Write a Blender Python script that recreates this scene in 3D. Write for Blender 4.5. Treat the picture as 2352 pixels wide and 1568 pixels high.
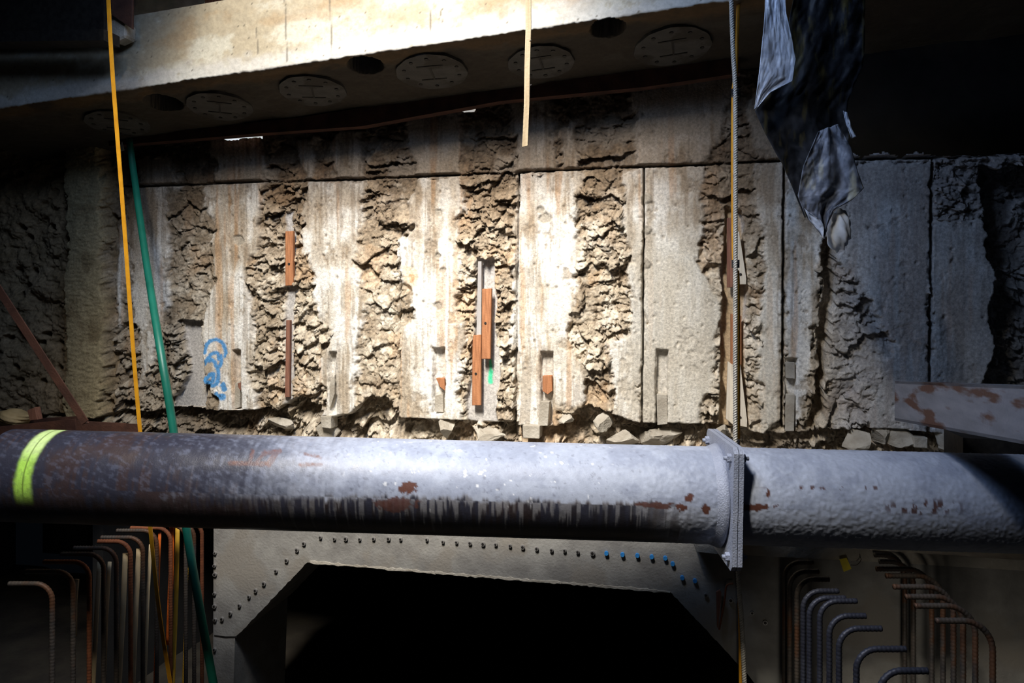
import bpy, bmesh, math, random
import numpy as np
from mathutils import Vector, Matrix
for o in list(bpy.data.objects): bpy.data.objects.remove(o)
S = bpy.context.scene
COL = S.collection
random.seed(7)

# ------------------------------------------------------------------ camera
H = 3.3                                   # eye height above the pit floor
D = 5.2                                   # distance camera - pile wall (wall face is the plane y = 0)
YAW = math.radians(12.25)
F = 26.0 / 36.0 * 2352
K = 0.743                                 # depths below are written for a longer lens; this brings them to this one
HOR = 700.0                               # horizon row
sY, cY = math.sin(YAW), math.cos(YAW)
cam = bpy.data.cameras.new('camera'); cam.lens = 26; cam.sensor_width = 36
cam.shift_y = -(784 - HOR) / 2352
cam.clip_end = 200
co = bpy.data.objects.new('camera', cam); COL.objects.link(co)
co.location = (0, -D, H); co.rotation_euler = (math.pi / 2, 0, YAW)
S.camera = co
# ------------------------------------------------------------------ world, lights, exposure
S.view_settings.view_transform = 'Standard'; S.view_settings.look = 'None'
S.view_settings.gamma = 1; S.view_settings.exposure = 0.0
S.view_settings.use_curve_mapping = False
W = bpy.data.worlds.new('world'); S.world = W; W.use_nodes = True
W.node_tree.nodes['Background'].inputs[0].default_value = (0.30, 0.42, 0.62, 1)
W.node_tree.nodes['Background'].inputs[1].default_value = 0.003

def lamp(name, kind, loc, target, energy, color, **kw):
    l = bpy.data.lights.new(name, kind); l.energy = energy; l.color = color
    for k, v in kw.items(): setattr(l, k, v)
    o = bpy.data.objects.new(name, l); COL.objects.link(o)
    o.location = (loc[0], loc[1], loc[2] + H)
    d = Vector(target) - Vector(loc)
    o.rotation_euler = d.to_track_quat('-Z', 'Y').to_euler()
    return o
# daylight falling through the opening in the deck above the pit
lamp('deck_opening_daylight', 'AREA', (-1.7, -4.6, 4.4), (-1.30, 0, -0.42), 152, (1.0, 0.915, 0.78),
     shape='RECTANGLE', size=0.5, size_y=2.0, spread=math.radians(70))
# cool sky glow filling the same opening
lamp('deck_opening_skylight', 'AREA', (-1.25, -3.0, 2.84), (-0.8, -2.6, 0.0), 135, (0.46, 0.64, 1.0),
     shape='RECTANGLE', size=1.5, size_y=1.8)
# added unseen fill light, low in the pit, brightening the portal's right part
lamp('portal_fill_light', 'SPOT', (0.5, -4.7, -2.2), (1.35, -0.7, -2.35), 70, (1.0, 0.93, 0.82),
     spot_size=math.radians(36), spot_blend=0.9, shadow_soft_size=0.25)

# ------------------------------------------------------------------ pixel -> place
def ray(px, py):
    u = (px - 1176) / F; v = (HOR - py) / F
    return np.array([-sY + u * cY, cY + u * sY, v])
CAM = np.array([0, -D, 0.0])
def P(px, py, t):                          # point at depth t along the optical axis (z relative to the eye)
    return CAM + ray(px, py) * (t * K)
def PY(px, py, Y):                         # point on the plane y = Y (parallel to the wall)
    r = ray(px, py); return CAM + r * ((Y + D) / r[1])
def PPL(px, py, p0, n):                    # point on any plane
    r = ray(px, py); return CAM + r * (np.dot(p0 - CAM, n) / np.dot(r, n))
def proj(p):                               # arrays (...,3) relative to the eye level -> pixels
    q = np.asarray(p) - CAM
    d = -sY * q[..., 0] + cY * q[..., 1]; r = cY * q[..., 0] + sY * q[..., 1]
    return 1176 + F * r / d, HOR - F * q[..., 2] / d

# ------------------------------------------------------------------ numpy noise
def h2(ix, iy, seed):
    n = (ix.astype(np.int64) * 374761393 + iy.astype(np.int64) * 668265263 + int(seed) * 974634777) & 0xFFFFFFFF
    n = ((n ^ (n >> 13)) * 1274126177) & 0xFFFFFFFF
    n = ((n ^ (n >> 16)) * 2246822519) & 0xFFFFFFFF
    n = n ^ (n >> 15)
    return (n & 0xFFFFFF) / float(0x1000000)
def vn(x, y, seed=0):                      # value noise, -1..1
    ix = np.floor(x); iy = np.floor(y); fx = x - ix; fy = y - iy
    fx = fx * fx * fx * (fx * (fx * 6 - 15) + 10); fy = fy * fy * fy * (fy * (fy * 6 - 15) + 10)
    a = h2(ix, iy, seed); b = h2(ix + 1, iy, seed); c = h2(ix, iy + 1, seed); d = h2(ix + 1, iy + 1, seed)
    return ((a * (1 - fx) + b * fx) * (1 - fy) + (c * (1 - fx) + d * fx) * fy) * 2 - 1
def fbm(x, y, seed=0, oct=4, gain=0.5):
    r = 0; a = 1; tot = 0
    for i in range(oct):
        r = r + a * vn(x * 2 ** i + 17.3 * i, y * 2 ** i - 9.1 * i, seed + i); tot += a; a *= gain
    return r / tot
def cells(x, y, seed=0):                   # Worley: F1, F2, id value, offset to the cell point
    ix = np.floor(x); iy = np.floor(y)
    f1 = np.full(x.shape, 9.0); f2 = np.full(x.shape, 9.0)
    cid = np.zeros(x.shape); ox = np.zeros(x.shape); oy = np.zeros(x.shape)
    for dx in (-1, 0, 1):
        for dy in (-1, 0, 1):
            cx = ix + dx; cy = iy + dy
            qx = cx + 0.1 + 0.8 * h2(cx, cy, seed); qy = cy + 0.1 + 0.8 * h2(cx, cy, seed + 51)
            d = np.hypot(x - qx, y - qy)
            m = d < f1
            f2 = np.where(m, f1, np.minimum(f2, d))
            cid = np.where(m, h2(cx, cy, seed + 99), cid)
            ox = np.where(m, x - qx, ox); oy = np.where(m, y - qy, oy); f1 = np.where(m, d, f1)
    return f1, f2, cid, ox, oy
def rnd(c, k):                             # another random value from a cell id
    v = np.sin(c * 9137.13 + k * 77.7) * 43758.5453
    return v - np.floor(v)
def sst(a, b, x):
    t = np.clip((x - a) / (b - a), 0, 1); return t * t * (3 - 2 * t)
def mixc(a, b, m): return a * (1 - m[..., None]) + np.asarray(b) * m[..., None]
def seg_d(px, py, pts):                    # distance to a polyline
    d = np.full(px.shape, 1e9)
    for (x0, y0), (x1, y1) in zip(pts[:-1], pts[1:]):
        ex, ey = x1 - x0, y1 - y0; L = ex * ex + ey * ey + 1e-9
        k = np.clip(((px - x0) * ex + (py - y0) * ey) / L, 0, 1)
        d = np.minimum(d, np.hypot(px - x0 - k * ex, py - y0 - k * ey))
    return d
def poly_sd(px, py, poly, pad=40):         # signed distance, positive inside
    xs = [p[0] for p in poly]; ys = [p[1] for p in poly]
    out = np.full(px.shape, -99.0)
    bb = (px > min(xs) - pad) & (px < max(xs) + pad) & (py > min(ys) - pad) & (py < max(ys) + pad)
    if not bb.any(): return out
    x = px[bb]; y = py[bb]
    ins = np.zeros(x.shape, bool)
    n = len(poly)
    for i in range(n):
        x0, y0 = poly[i]; x1, y1 = poly[(i + 1) % n]
        c = ((y0 > y) != (y1 > y)) & (x < (x1 - x0) * (y - y0) / ((y1 - y0) or 1e-9) + x0)
        ins ^= c
    d = seg_d(x, y, list(poly) + [poly[0]])
    out[bb] = np.where(ins, d, -d)
    return out

# ------------------------------------------------------------------ object helpers
def tag(o, label=None, cat=None, group=None, kind=None):
    if label: o['label'] = label
    if cat: o['category'] = cat
    if group: o['group'] = group
    if kind: o['kind'] = kind
    return o
def empty(name, loc, label=None, cat=None, group=None, kind=None):
    o = bpy.data.objects.new(name, None); COL.objects.link(o); o.empty_display_size = 0.1
    o.location = (loc[0], loc[1], loc[2] + H)
    return tag(o, label, cat, group, kind)
def link(name, me, m, parent=None):
    """mesh given in eye-level coordinates; its origin is put at its own bounding-box base"""
    if m: me.materials.clear(); me.materials.append(m)
    n = len(me.vertices); a = np.empty(n * 3, np.float32); me.vertices.foreach_get('co', a); a = a.reshape(-1, 3)
    mn, mx = a.min(0), a.max(0)
    org = np.array([(mn[0] + mx[0]) / 2, (mn[1] + mx[1]) / 2, mn[2]])
    a -= org; me.vertices.foreach_set('co', a.ravel()); me.update()
    o = bpy.data.objects.new(name, me); COL.objects.link(o)
    w = Vector((float(org[0]), float(org[1]), float(org[2]) + H))
    if parent is not None:
        pl = Vector((0, 0, 0)); q = parent
        while q is not None: pl += q.location; q = q.parent
        o.parent = parent; o.location = w - pl
    else: o.location = w
    return o
def mesh_bm(name, bm, m, parent=None, smooth=False):
    bmesh.ops.recalc_face_normals(bm, faces=bm.faces)
    me = bpy.data.meshes.new(name); bm.to_mesh(me); bm.free()
    if smooth: me.polygons.foreach_set('use_smooth', [True] * len(me.polygons))
    return link(name, me, m, parent)
def mesh_py(name, v, f, m, parent=None, smooth=False, col=None):
    me = bpy.data.meshes.new(name); me.from_pydata([tuple(map(float, p)) for p in v], [], [tuple(map(int, q)) for q in f])
    if smooth: me.polygons.foreach_set('use_smooth', [True] * len(me.polygons))
    return link(name, me, m, parent)
def grid_mesh(name, V, m, parent=None, col=None, rgh=None, keep=None, wrap=False, smooth=True, flip=False):
    """V: (ny,nx,3) vertex grid -> quads, with colour and roughness attributes"""
    ny, nx = V.shape[:2]
    idx = np.arange(ny * nx).reshape(ny, nx)
    if wrap: idx = np.concatenate([idx, idx[:1]], 0)
    q = np.stack([idx[:-1, :-1], idx[:-1, 1:], idx[1:, 1:], idx[1:, :-1]], -1)
    if flip: q = q[..., ::-1]
    if keep is not None:
        k = keep[:-1, :-1] & keep[:-1, 1:] & keep[1:, 1:] & keep[1:, :-1]
        q = q[k]
    q = np.ascontiguousarray(q.reshape(-1, 4)).astype(np.int32)
    vv = V.reshape(-1, 3); 
    if keep is not None:
        used = np.zeros(ny * nx, bool); used[q.ravel()] = True
        remap = np.cumsum(used) - 1; q = remap[q].astype(np.int32); vv = vv[used]
        if col is not None: col = col.reshape(-1, 3)[used]
        if rgh is not None: rgh = rgh.reshape(-1)[used]
    me = bpy.data.meshes.new(name)
    me.vertices.add(len(vv)); me.vertices.foreach_set('co', vv.astype(np.float32).ravel())
    me.loops.add(q.size); me.loops.foreach_set('vertex_index', q.ravel())
    me.polygons.add(len(q)); me.polygons.foreach_set('loop_start', np.arange(0, q.size, 4, dtype=np.int32))
    me.polygons.foreach_set('loop_total', np.full(len(q), 4, np.int32))
    me.polygons.foreach_set('use_smooth', np.full(len(q), smooth, bool))
    me.update(calc_edges=True)
    if col is not None:
        a = me.attributes.new('tint', 'FLOAT_COLOR', 'POINT')
        c4 = np.ones((len(vv), 4), np.float32); c4[:, :3] = col.reshape(-1, 3); a.data.foreach_set('color', c4.ravel())
    if rgh is not None:
        a = me.attributes.new('gloss', 'FLOAT', 'POINT'); a.data.foreach_set('value', rgh.reshape(-1).astype(np.float32))
    return link(name, me, m, parent)
def prism(name, pts, Y, depth, m, parent=None, bevel=0.0, tilt=None):
    """pixel outline on the plane y=Y, extruded back by depth; tilt = per-point extra y"""
    bm = bmesh.new()
    a = [PY(p[0], p[1], Y + (tilt[i] if tilt else 0)) for i, p in enumerate(pts)]
    f = [bm.verts.new(p) for p in a]; b = [bm.verts.new((p[0], p[1] + depth, p[2])) for p in a]
    bm.faces.new(f); bm.faces.new(b[::-1])
    n = len(f)
    for i in range(n): bm.faces.new((f[i], b[i], b[(i + 1) % n], f[(i + 1) % n]))
    if bevel: bmesh.ops.bevel(bm, geom=list(bm.edges), offset=bevel, segments=1, affect='EDGES')
    return mesh_bm(name, bm, m, parent)
def box(name, c, size, m, parent=None, bevel=0.0, rot=None):
    bm = bmesh.new(); bmesh.ops.create_cube(bm, size=1)
    M = Matrix.Translation(Vector(tuple(map(float, c)))) @ (rot.to_4x4() if rot else Matrix()) @ Matrix.Diagonal((*size, 1))
    bmesh.ops.transform(bm, matrix=M, verts=bm.verts)
    if bevel: bmesh.ops.bevel(bm, geom=list(bm.edges), offset=bevel, segments=2, affect='EDGES')
    return mesh_bm(name, bm, m, parent)
def frame_from(pts):
    pts = np.asarray(pts, float); n = len(pts)
    T = np.gradient(pts, axis=0); T /= np.linalg.norm(T, axis=1)[:, None] + 1e-12
    a = np.array([0, 1.0, 0]) if abs(T[0][1]) < 0.9 else np.array([1.0, 0, 0])
    N = np.zeros_like(pts); x = np.cross(T[0], a); x /= np.linalg.norm(x); N[0] = x
    for i in range(1, n):
        x = N[i - 1] - T[i] * np.dot(N[i - 1], T[i]); N[i] = x / (np.linalg.norm(x) + 1e-12)
    return T, N, np.cross(T, N)
def tube(name, pts, r, m, parent=None, sides=10, smooth=True):
    pts = np.asarray(pts, float); n = len(pts); r = np.broadcast_to(np.asarray(r, float), (n,))
    T, N, B = frame_from(pts)
    v = []
    for i in range(n):
        for k in range(sides):
            a = 2 * math.pi * k / sides
            v.append(pts[i] + r[i] * (math.cos(a) * N[i] + math.sin(a) * B[i]))
    f = []
    for i in range(n - 1):
        for k in range(sides):
            k2 = (k + 1) % sides
            f.append((i * sides + k, i * sides + k2, (i + 1) * sides + k2, (i + 1) * sides + k))
    f.append(tuple(range(sides))[::-1]); f.append(tuple((n - 1) * sides + k for k in range(sides)))
    return mesh_py(name, v, f, m, parent, smooth)
def resample(pts, step):
    pts = np.asarray(pts, float); d = np.r_[0, np.cumsum(np.linalg.norm(np.diff(pts, axis=0), axis=1))]
    s = np.linspace(0, d[-1], max(3, int(d[-1] / step)))
    return np.stack([np.interp(s, d, pts[:, k]) for k in range(3)], 1)
def smooth_curve(pts, n=60):               # Catmull-Rom
    p = np.asarray(pts, float); p = np.vstack([2 * p[0] - p[1], p, 2 * p[-1] - p[-2]])
    out = []
    k = max(2, n // (len(p) - 3))
    for i in range(1, len(p) - 2):
        for t in np.linspace(0, 1, k, endpoint=False):
            a, b, c, d = p[i - 1], p[i], p[i + 1], p[i + 2]
            out.append(0.5 * ((2 * b) + (c - a) * t + (2 * a - 5 * b + 4 * c - d) * t ** 2 + (3 * b - a - 3 * c + d) * t ** 3))
    out.append(p[-2]); return np.array(out)

# ------------------------------------------------------------------ materials
def nmat(name):
    m = bpy.data.materials.new(name); m.use_nodes = True
    return m, m.node_tree, m.node_tree.nodes['Principled BSDF']
def N(nt, t, **kw):
    n = nt.nodes.new(t)
    for k, v in kw.items(): setattr(n, k, v)
    return n
def noise_mat(name, c1, c2, scale=8, rough=0.8, metal=0.0, bump=0.2, bscale=60, stretch=(1, 1, 1), detail=6, c3=None, s3=3):
    m, nt, b = nmat(name)
    tc = N(nt, 'ShaderNodeTexCoord'); mp = N(nt, 'ShaderNodeMapping'); mp.inputs['Scale'].default_value = stretch
    nt.links.new(tc.outputs['Object'], mp.inputs[0])
    n1 = N(nt, 'ShaderNodeTexNoise'); n1.inputs['Scale'].default_value = scale; n1.inputs['Detail'].default_value = detail
    nt.links.new(mp.outputs[0], n1.inputs['Vector'])
    r = N(nt, 'ShaderNodeValToRGB'); r.color_ramp.elements[0].color = (*c1, 1); r.color_ramp.elements[1].color = (*c2, 1)
    r.color_ramp.elements[0].position = 0.35; r.color_ramp.elements[1].position = 0.65
    nt.links.new(n1.outputs['Fac'], r.inputs[0]); out = r.outputs[0]
    if c3:
        n3 = N(nt, 'ShaderNodeTexNoise'); n3.inputs['Scale'].default_value = s3; n3.inputs['Detail'].default_value = 8
        nt.links.new(mp.outputs[0], n3.inputs['Vector'])
        r3 = N(nt, 'ShaderNodeValToRGB'); r3.color_ramp.elements[0].position = 0.52; r3.color_ramp.elements[1].position = 0.6
        nt.links.new(n3.outputs['Fac'], r3.inputs[0])
        mx = N(nt, 'ShaderNodeMix', data_type='RGBA'); nt.links.new(r3.outputs[0], mx.inputs[0])
        nt.links.new(out, mx.inputs[6]); mx.inputs[7].default_value = (*c3, 1); out = mx.outputs[2]
    nt.links.new(out, b.inputs['Base Color'])
    b.inputs['Roughness'].default_value = rough; b.inputs['Metallic'].default_value = metal
    if bump:
        n2 = N(nt, 'ShaderNodeTexNoise'); n2.inputs['Scale'].default_value = bscale; n2.inputs['Detail'].default_value = 5
        nt.links.new(tc.outputs['Object'], n2.inputs['Vector'])
        bp = N(nt, 'ShaderNodeBump'); bp.inputs['Strength'].default_value = bump; bp.inputs['Distance'].default_value = 0.01
        nt.links.new(n2.outputs['Fac'], bp.inputs['Height']); nt.links.new(bp.outputs[0], b.inputs['Normal'])
    return m
def tint_mat(name, bump=0.35, bscale=90, rough=0.88, gloss=False, vary=0.3, vscale=35, bdist=0.006):
    """colour from the 'tint' attribute (stains, streaks, paint), fine grain from noise"""
    m, nt, b = nmat(name)
    at = N(nt, 'ShaderNodeAttribute', attribute_name='tint')
    tc = N(nt, 'ShaderNodeTexCoord')
    n1 = N(nt, 'ShaderNodeTexNoise'); n1.inputs['Scale'].default_value = vscale; n1.inputs['Detail'].default_value = 8
    n1.inputs['Roughness'].default_value = 0.65
    nt.links.new(tc.outputs['Object'], n1.inputs['Vector'])
    mr = N(nt, 'ShaderNodeMapRange'); mr.inputs[1].default_value = 0.3; mr.inputs[2].default_value = 0.7
    mr.inputs[3].default_value = 1 - vary; mr.inputs[4].default_value = 1 + vary
    nt.links.new(n1.outputs['Fac'], mr.inputs[0])
    mu = N(nt, 'ShaderNodeVectorMath', operation='SCALE')
    nt.links.new(at.outputs['Color'], mu.inputs[0]); nt.links.new(mr.outputs[0], mu.inputs['Scale'])
    nt.links.new(mu.outputs[0], b.inputs['Base Color'])
    if gloss:
        ag = N(nt, 'ShaderNodeAttribute', attribute_name='gloss'); nt.links.new(ag.outputs['Fac'], b.inputs['Roughness'])
    else: b.inputs['Roughness'].default_value = rough
    n2 = N(nt, 'ShaderNodeTexNoise'); n2.inputs['Scale'].default_value = bscale; n2.inputs['Detail'].default_value = 6
    nt.links.new(tc.outputs['Object'], n2.inputs['Vector'])
    bp = N(nt, 'ShaderNodeBump'); bp.inputs['Strength'].default_value = bump; bp.inputs['Distance'].default_value = bdist
    nt.links.new(n2.outputs['Fac'], bp.inputs['Height']); nt.links.new(bp.outputs[0], b.inputs['Normal'])
    return m
M = {}
M['wall'] = tint_mat('pile_concrete', bump=0.6, bscale=90, vary=.38, vscale=55)
M['beam'] = tint_mat('beam_concrete', bump=0.25, bscale=70, vary=0.18)
M['pipe'] = tint_mat('pipe_paint_and_steel', bump=0.2, bscale=140, gloss=True, vary=0.12, bdist=0.004)
M['tunnel'] = noise_mat('tunnel_concrete', (0.20, 0.19, 0.175), (0.30, 0.29, 0.265), 7, 0.85, 0, 0.35, 70, c3=(0.24, 0.22, 0.19), s3=3)
M['chip'] = noise_mat('chipped_concrete', (0.34, 0.30, 0.24), (0.50, 0.46, 0.39), 9, 0.9, 0, 0.6, 60)
M['unlit_conc'] = noise_mat('unlit_concrete', (0.007, 0.007, 0.0075), (0.013, 0.0125, 0.012), 4, 0.9, 0, 0.3, 40)  # near-black colour stands in for darkness in the void and tunnel
M['soil'] = noise_mat('pit_soil', (0.025, 0.02, 0.015), (0.05, 0.042, 0.03), 4, 0.95, 0, 0.6, 20)
M['wood'] = noise_mat('brown_timber', (0.30, 0.115, 0.045), (0.47, 0.20, 0.085), 14, 0.75, 0, 0.2, 80, stretch=(6, 6, 0.5))
M['dwood'] = noise_mat('dark_timber', (0.17, 0.07, 0.045), (0.27, 0.12, 0.075), 14, 0.8, 0, 0.2, 80, stretch=(6, 6, 0.5))
M['pale'] = noise_mat('pale_timber', (0.62, 0.54, 0.42), (0.74, 0.67, 0.55), 10, 0.8, 0, 0.15, 80, stretch=(6, 6, 0.4))
M['lath'] = noise_mat('lath_timber', (0.27, 0.20, 0.11), (0.36, 0.28, 0.17), 12, 0.75, 0, 0.2, 80, stretch=(8, 8, 0.5))
M['rust'] = noise_mat('rusty_steel', (0.06, 0.026, 0.018), (0.115, 0.048, 0.03), 9, 0.75, 0.2, 0.3, 60)
M['rebar'] = noise_mat('rebar_steel', (0.05, 0.044, 0.04), (0.09, 0.072, 0.058), 14, 0.6, 0.3, 0.2, 80, c3=(0.10, 0.045, 0.022), s3=5)
M['rebar_rust'] = noise_mat('rusty_rebar', (0.16, 0.05, 0.02), (0.25, 0.08, 0.03), 20, 0.75, 0.2, 0.2, 80)
M['rebar_blue'] = noise_mat('painted_rebar', (0.022, 0.024, 0.038), (0.038, 0.042, 0.06), 14, 0.5, 0.3, 0.2, 80)
M['chan'] = noise_mat('painted_channel', (0.15, 0.16, 0.19), (0.22, 0.23, 0.27), 6, 0.6, 0.1, 0.12, 60, stretch=(0.7, 0.7, 3), c3=(0.085, 0.035, 0.026), s3=4.2)
M['grey_steel'] = noise_mat('grey_steel_face', (0.36, 0.34, 0.33), (0.47, 0.45, 0.43), 5, 0.7, 0.0, 0.15, 60, stretch=(3, 3, 0.6))
M['flange'] = noise_mat('grey_flange_paint', (0.27, 0.30, 0.39), (0.33, 0.36, 0.45), 12, 0.55, 0.1, 0.5, 120)
M['yellow'] = noise_mat('yellow_strap', (0.55, 0.24, 0.006), (0.66, 0.31, 0.01), 20, 0.6, 0, 0.1, 90)
M['green'] = noise_mat('green_hose', (0.004, 0.11, 0.075), (0.008, 0.15, 0.105), 6, 0.45, 0, 0.05, 60)
M['rope'] = noise_mat('wire_rope', (0.40, 0.385, 0.35), (0.55, 0.53, 0.48), 30, 0.45, 0.2, 0.1, 90)
M['tape'] = noise_mat('black_tape', (0.012, 0.012, 0.014), (0.02, 0.02, 0.024), 20, 0.4, 0, 0, 60)
M['orange'] = noise_mat('orange_sleeve', (0.75, 0.13, 0.015), (0.9, 0.2, 0.03), 9, 0.5, 0, 0.1, 60)
M['ysleeve'] = noise_mat('yellow_sleeve', (0.62, 0.34, 0.03), (0.75, 0.45, 0.06), 9, 0.5, 0, 0.1, 60)
M['cream'] = noise_mat('cream_sleeve', (0.55, 0.42, 0.24), (0.68, 0.54, 0.34), 6, 0.6, 0, 0.1, 60)
M['blue'] = noise_mat('blue_plug', (0.02, 0.20, 0.55), (0.04, 0.28, 0.66), 30, 0.5, 0, 0.1, 60)
M['tag'] = noise_mat('yellow_tag', (0.85, 0.65, 0.01), (0.95, 0.75, 0.02), 30, 0.5, 0, 0.1, 60)
M['iron'] = noise_mat('black_iron', (0.02, 0.018, 0.017), (0.04, 0.035, 0.03), 30, 0.6, 0.5, 0.1, 60)
M['sleeve'] = noise_mat('socket_steel', (0.25, 0.24, 0.23), (0.36, 0.34, 0.32), 30, 0.5, 0.4, 0.1, 60)
M['disc'] = noise_mat('disc_concrete', (0.060, 0.057, 0.052), (0.085, 0.082, 0.074), 9, 0.85, 0, 0.3, 60, c3=(0.04, 0.034, 0.026), s3=5)
M['bag'] = noise_mat('tan_sack', (0.40, 0.29, 0.13), (0.52, 0.39, 0.20), 10, 0.85, 0, 0.3, 40)
M['white'] = noise_mat('white_scrap', (0.7, 0.72, 0.75), (0.8, 0.82, 0.85), 10, 0.7, 0, 0.1, 40)

def film_mat(name, c1, c2, alpha, rough=0.35, c3=None):
    m, nt, b = nmat(name)
    tc = N(nt, 'ShaderNodeTexCoord'); n1 = N(nt, 'ShaderNodeTexNoise'); n1.inputs['Scale'].default_value = 9; n1.inputs['Detail'].default_value = 9
    n1.inputs['Distortion'].default_value = 1.5
    nt.links.new(tc.outputs['Object'], n1.inputs['Vector'])
    r = N(nt, 'ShaderNodeValToRGB'); r.color_ramp.elements[0].color = (*c1, 1); r.color_ramp.elements[1].color = (*c2, 1)
    r.color_ramp.elements[0].position = 0.38; r.color_ramp.elements[1].position = 0.66
    nt.links.new(n1.outputs['Fac'], r.inputs[0]); out = r.outputs[0]
    if c3:
        mp = N(nt, 'ShaderNodeMapping'); mp.inputs['Scale'].default_value = (9, 9, 1.6); nt.links.new(tc.outputs['Object'], mp.inputs[0])
        n3 = N(nt, 'ShaderNodeTexNoise'); n3.inputs['Scale'].default_value = 2.2; n3.inputs['Detail'].default_value = 8; nt.links.new(mp.outputs[0], n3.inputs['Vector'])
        r3 = N(nt, 'ShaderNodeValToRGB'); r3.color_ramp.elements[0].position = 0.55; r3.color_ramp.elements[1].position = 0.68
        nt.links.new(n3.outputs['Fac'], r3.inputs[0])
        mx = N(nt, 'ShaderNodeMix', data_type='RGBA'); nt.links.new(r3.outputs[0], mx.inputs[0]); nt.links.new(out, mx.inputs[6]); mx.inputs[7].default_value = (*c3, 1)
        out = mx.outputs[2]
    nt.links.new(out, b.inputs['Base Color']); b.inputs['Roughness'].default_value = rough
    b.inputs['Alpha'].default_value = alpha; b.inputs['Specular IOR Level'].default_value = .25
    n2 = N(nt, 'ShaderNodeTexNoise'); n2.inputs['Scale'].default_value = 30; n2.inputs['Detail'].default_value = 6
    nt.links.new(tc.outputs['Object'], n2.inputs['Vector'])
    bp = N(nt, 'ShaderNodeBump'); bp.inputs['Strength'].default_value = 0.4; bp.inputs['Distance'].default_value = 0.01
    nt.links.new(n2.outputs['Fac'], bp.inputs['Height']); nt.links.new(bp.outputs[0], b.inputs['Normal'])
    return m
M['film'] = film_mat('clear_film', (0.42, 0.46, 0.55), (0.75, 0.78, 0.85), 1.0)
M['film3'] = film_mat('dusty_film', (0.10, 0.11, 0.14), (0.30, 0.32, 0.38), 0.9, 0.45, c3=(0.40, 0.37, 0.27))
M['film2'] = film_mat('shaded_film', (0.012, 0.013, 0.016), (0.04, 0.042, 0.05), 0.97, 0.55, c3=(0.10, 0.08, 0.03))  # inside of the same sheet, its shade put into the colour

# ================================================================== THE SETTING
# ------------------------------------------------------------------ pit floor
bm = bmesh.new(); bmesh.ops.create_grid(bm, x_segments=60, y_segments=60, size=1)
for v in bm.verts:
    v.co = Vector((v.co.x * 9 - 2, v.co.y * 6 - 3.4, -H + 0.04 * math.sin(v.co.x * 31) * math.cos(v.co.y * 23) + random.uniform(-.02, .02)))
tag(mesh_bm('floor', bm, M['soil'], smooth=True), kind='structure')

for nm, c, sz in (('wall_right', (4.6, -1.6, -.3), (.2, 8, 6)), ('wall_left', (-8.0, -1.6, -.3), (.2, 8, 6)), ('wall_far', (-1.7, 3.2, 0), (13, .2, 6.6))):
    box(nm, c, sz, M['unlit_conc'])['kind'] = 'structure'
# ------------------------------------------------------------------ timber deck over the pit, with the opening the daylight falls through
bm = bmesh.new()
for x0, x1, y0, y1 in ((-8, 5, -8, -4.75), (-8, 5, -1.65, -.95), (-8, -2.58, -4.75, -1.65), (-.98, 5, -4.75, -1.65)):
    bmesh.ops.create_cube(bm, size=1, matrix=Matrix.Translation(((x0 + x1) / 2, (y0 + y1) / 2, 2.98)) @ Matrix.Diagonal((x1 - x0, y1 - y0, .16, 1)))
tag(mesh_bm('ceiling', bm, M['unlit_conc']), kind='structure')

# ------------------------------------------------------------------ pile wall: one height field, cut into panels
STEP = 0.0075
X0, X1 = PY(-120, 700, 0)[0], PY(2850, 700, 0)[0]
Z0, Z1 = -1.22, 1.95
xs = np.arange(X0, X1, STEP); zs = np.arange(Z0, Z1, STEP)
GX, GZ = np.meshgrid(xs, zs)
gp = np.stack([GX, np.zeros_like(GX), GZ], -1)
PX, PZ = proj(gp)                                             # authoring coordinates of every wall point
wx = PX + 13 * fbm(GX * 4, GZ * 4, 10, 2) + 9 * fbm(GX * 9, GZ * 9, 11, 3) + 6 * fbm(GX * 34, GZ * 34, 14, 3)
wy = PZ + 9 * fbm(GX * 9, GZ * 9, 21, 3) + 6 * fbm(GX * 34, GZ * 34, 24, 3)
LO = [   # smooth pile faces below the horizontal joint
 [(305, 430), (376, 430), (384, 560), (374, 690), (365, 735), (352, 830), (338, 850), (318, 885), (322, 760), (300, 620), (296, 500)],
 [(262, 540), (290, 500), (290, 640), (272, 745), (256, 640)],
 [(470, 422), (602, 418), (592, 480), (584, 560), (568, 640), (574, 740), (582, 800), (580, 950), (500, 950), (490, 900), (465, 850), (465, 770), (484, 640), (482, 560), (500, 520), (478, 470)],
 [(708, 420), (832, 412), (830, 520), (815, 590), (826, 700), (822, 800), (812, 880), (800, 965), (735, 965), (745, 900), (735, 840), (752, 760), (720, 640), (690, 560), (700, 480)],
 [(950, 408), (1056, 400), (1060, 600), (1050, 700), (1060, 780), (1050, 850), (1062, 980), (915, 980), (916, 840), (942, 740), (940, 660), (917, 640), (920, 560), (946, 520)],
 [(1188, 398), (1332, 390), (1312, 500), (1322, 600), (1308, 780), (1352, 850), (1345, 920), (1290, 940), (1290, 985), (1184, 985)],
 [(1440, 396), (1478, 390), (1476, 990), (1400, 985), (1420, 880), (1395, 800), (1440, 760), (1452, 600), (1435, 500)],
 [(1480, 384), (1612, 380), (1612, 520), (1606, 600), (1652, 700), (1640, 870), (1600, 985), (1478, 985)],
 [(1738, 372), (1800, 368), (1800, 640), (1796, 960), (1752, 1000), (1746, 700), (1757, 600)],
 [(1802, 372), (1860, 372), (1885, 500), (1880, 640), (1870, 780), (1850, 900), (1830, 985), (1802, 985)],
 [(1950, 372), (2140, 372), (2136, 1010), (2010, 1010), (2000, 930), (2060, 800), (1990, 660), (1930, 600), (1925, 480)],
 [(2144, 500), (2262, 505), (2270, 590), (2290, 640), (2278, 720), (2290, 800), (2270, 880), (2200, 1010), (2142, 1010)],
]
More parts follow.
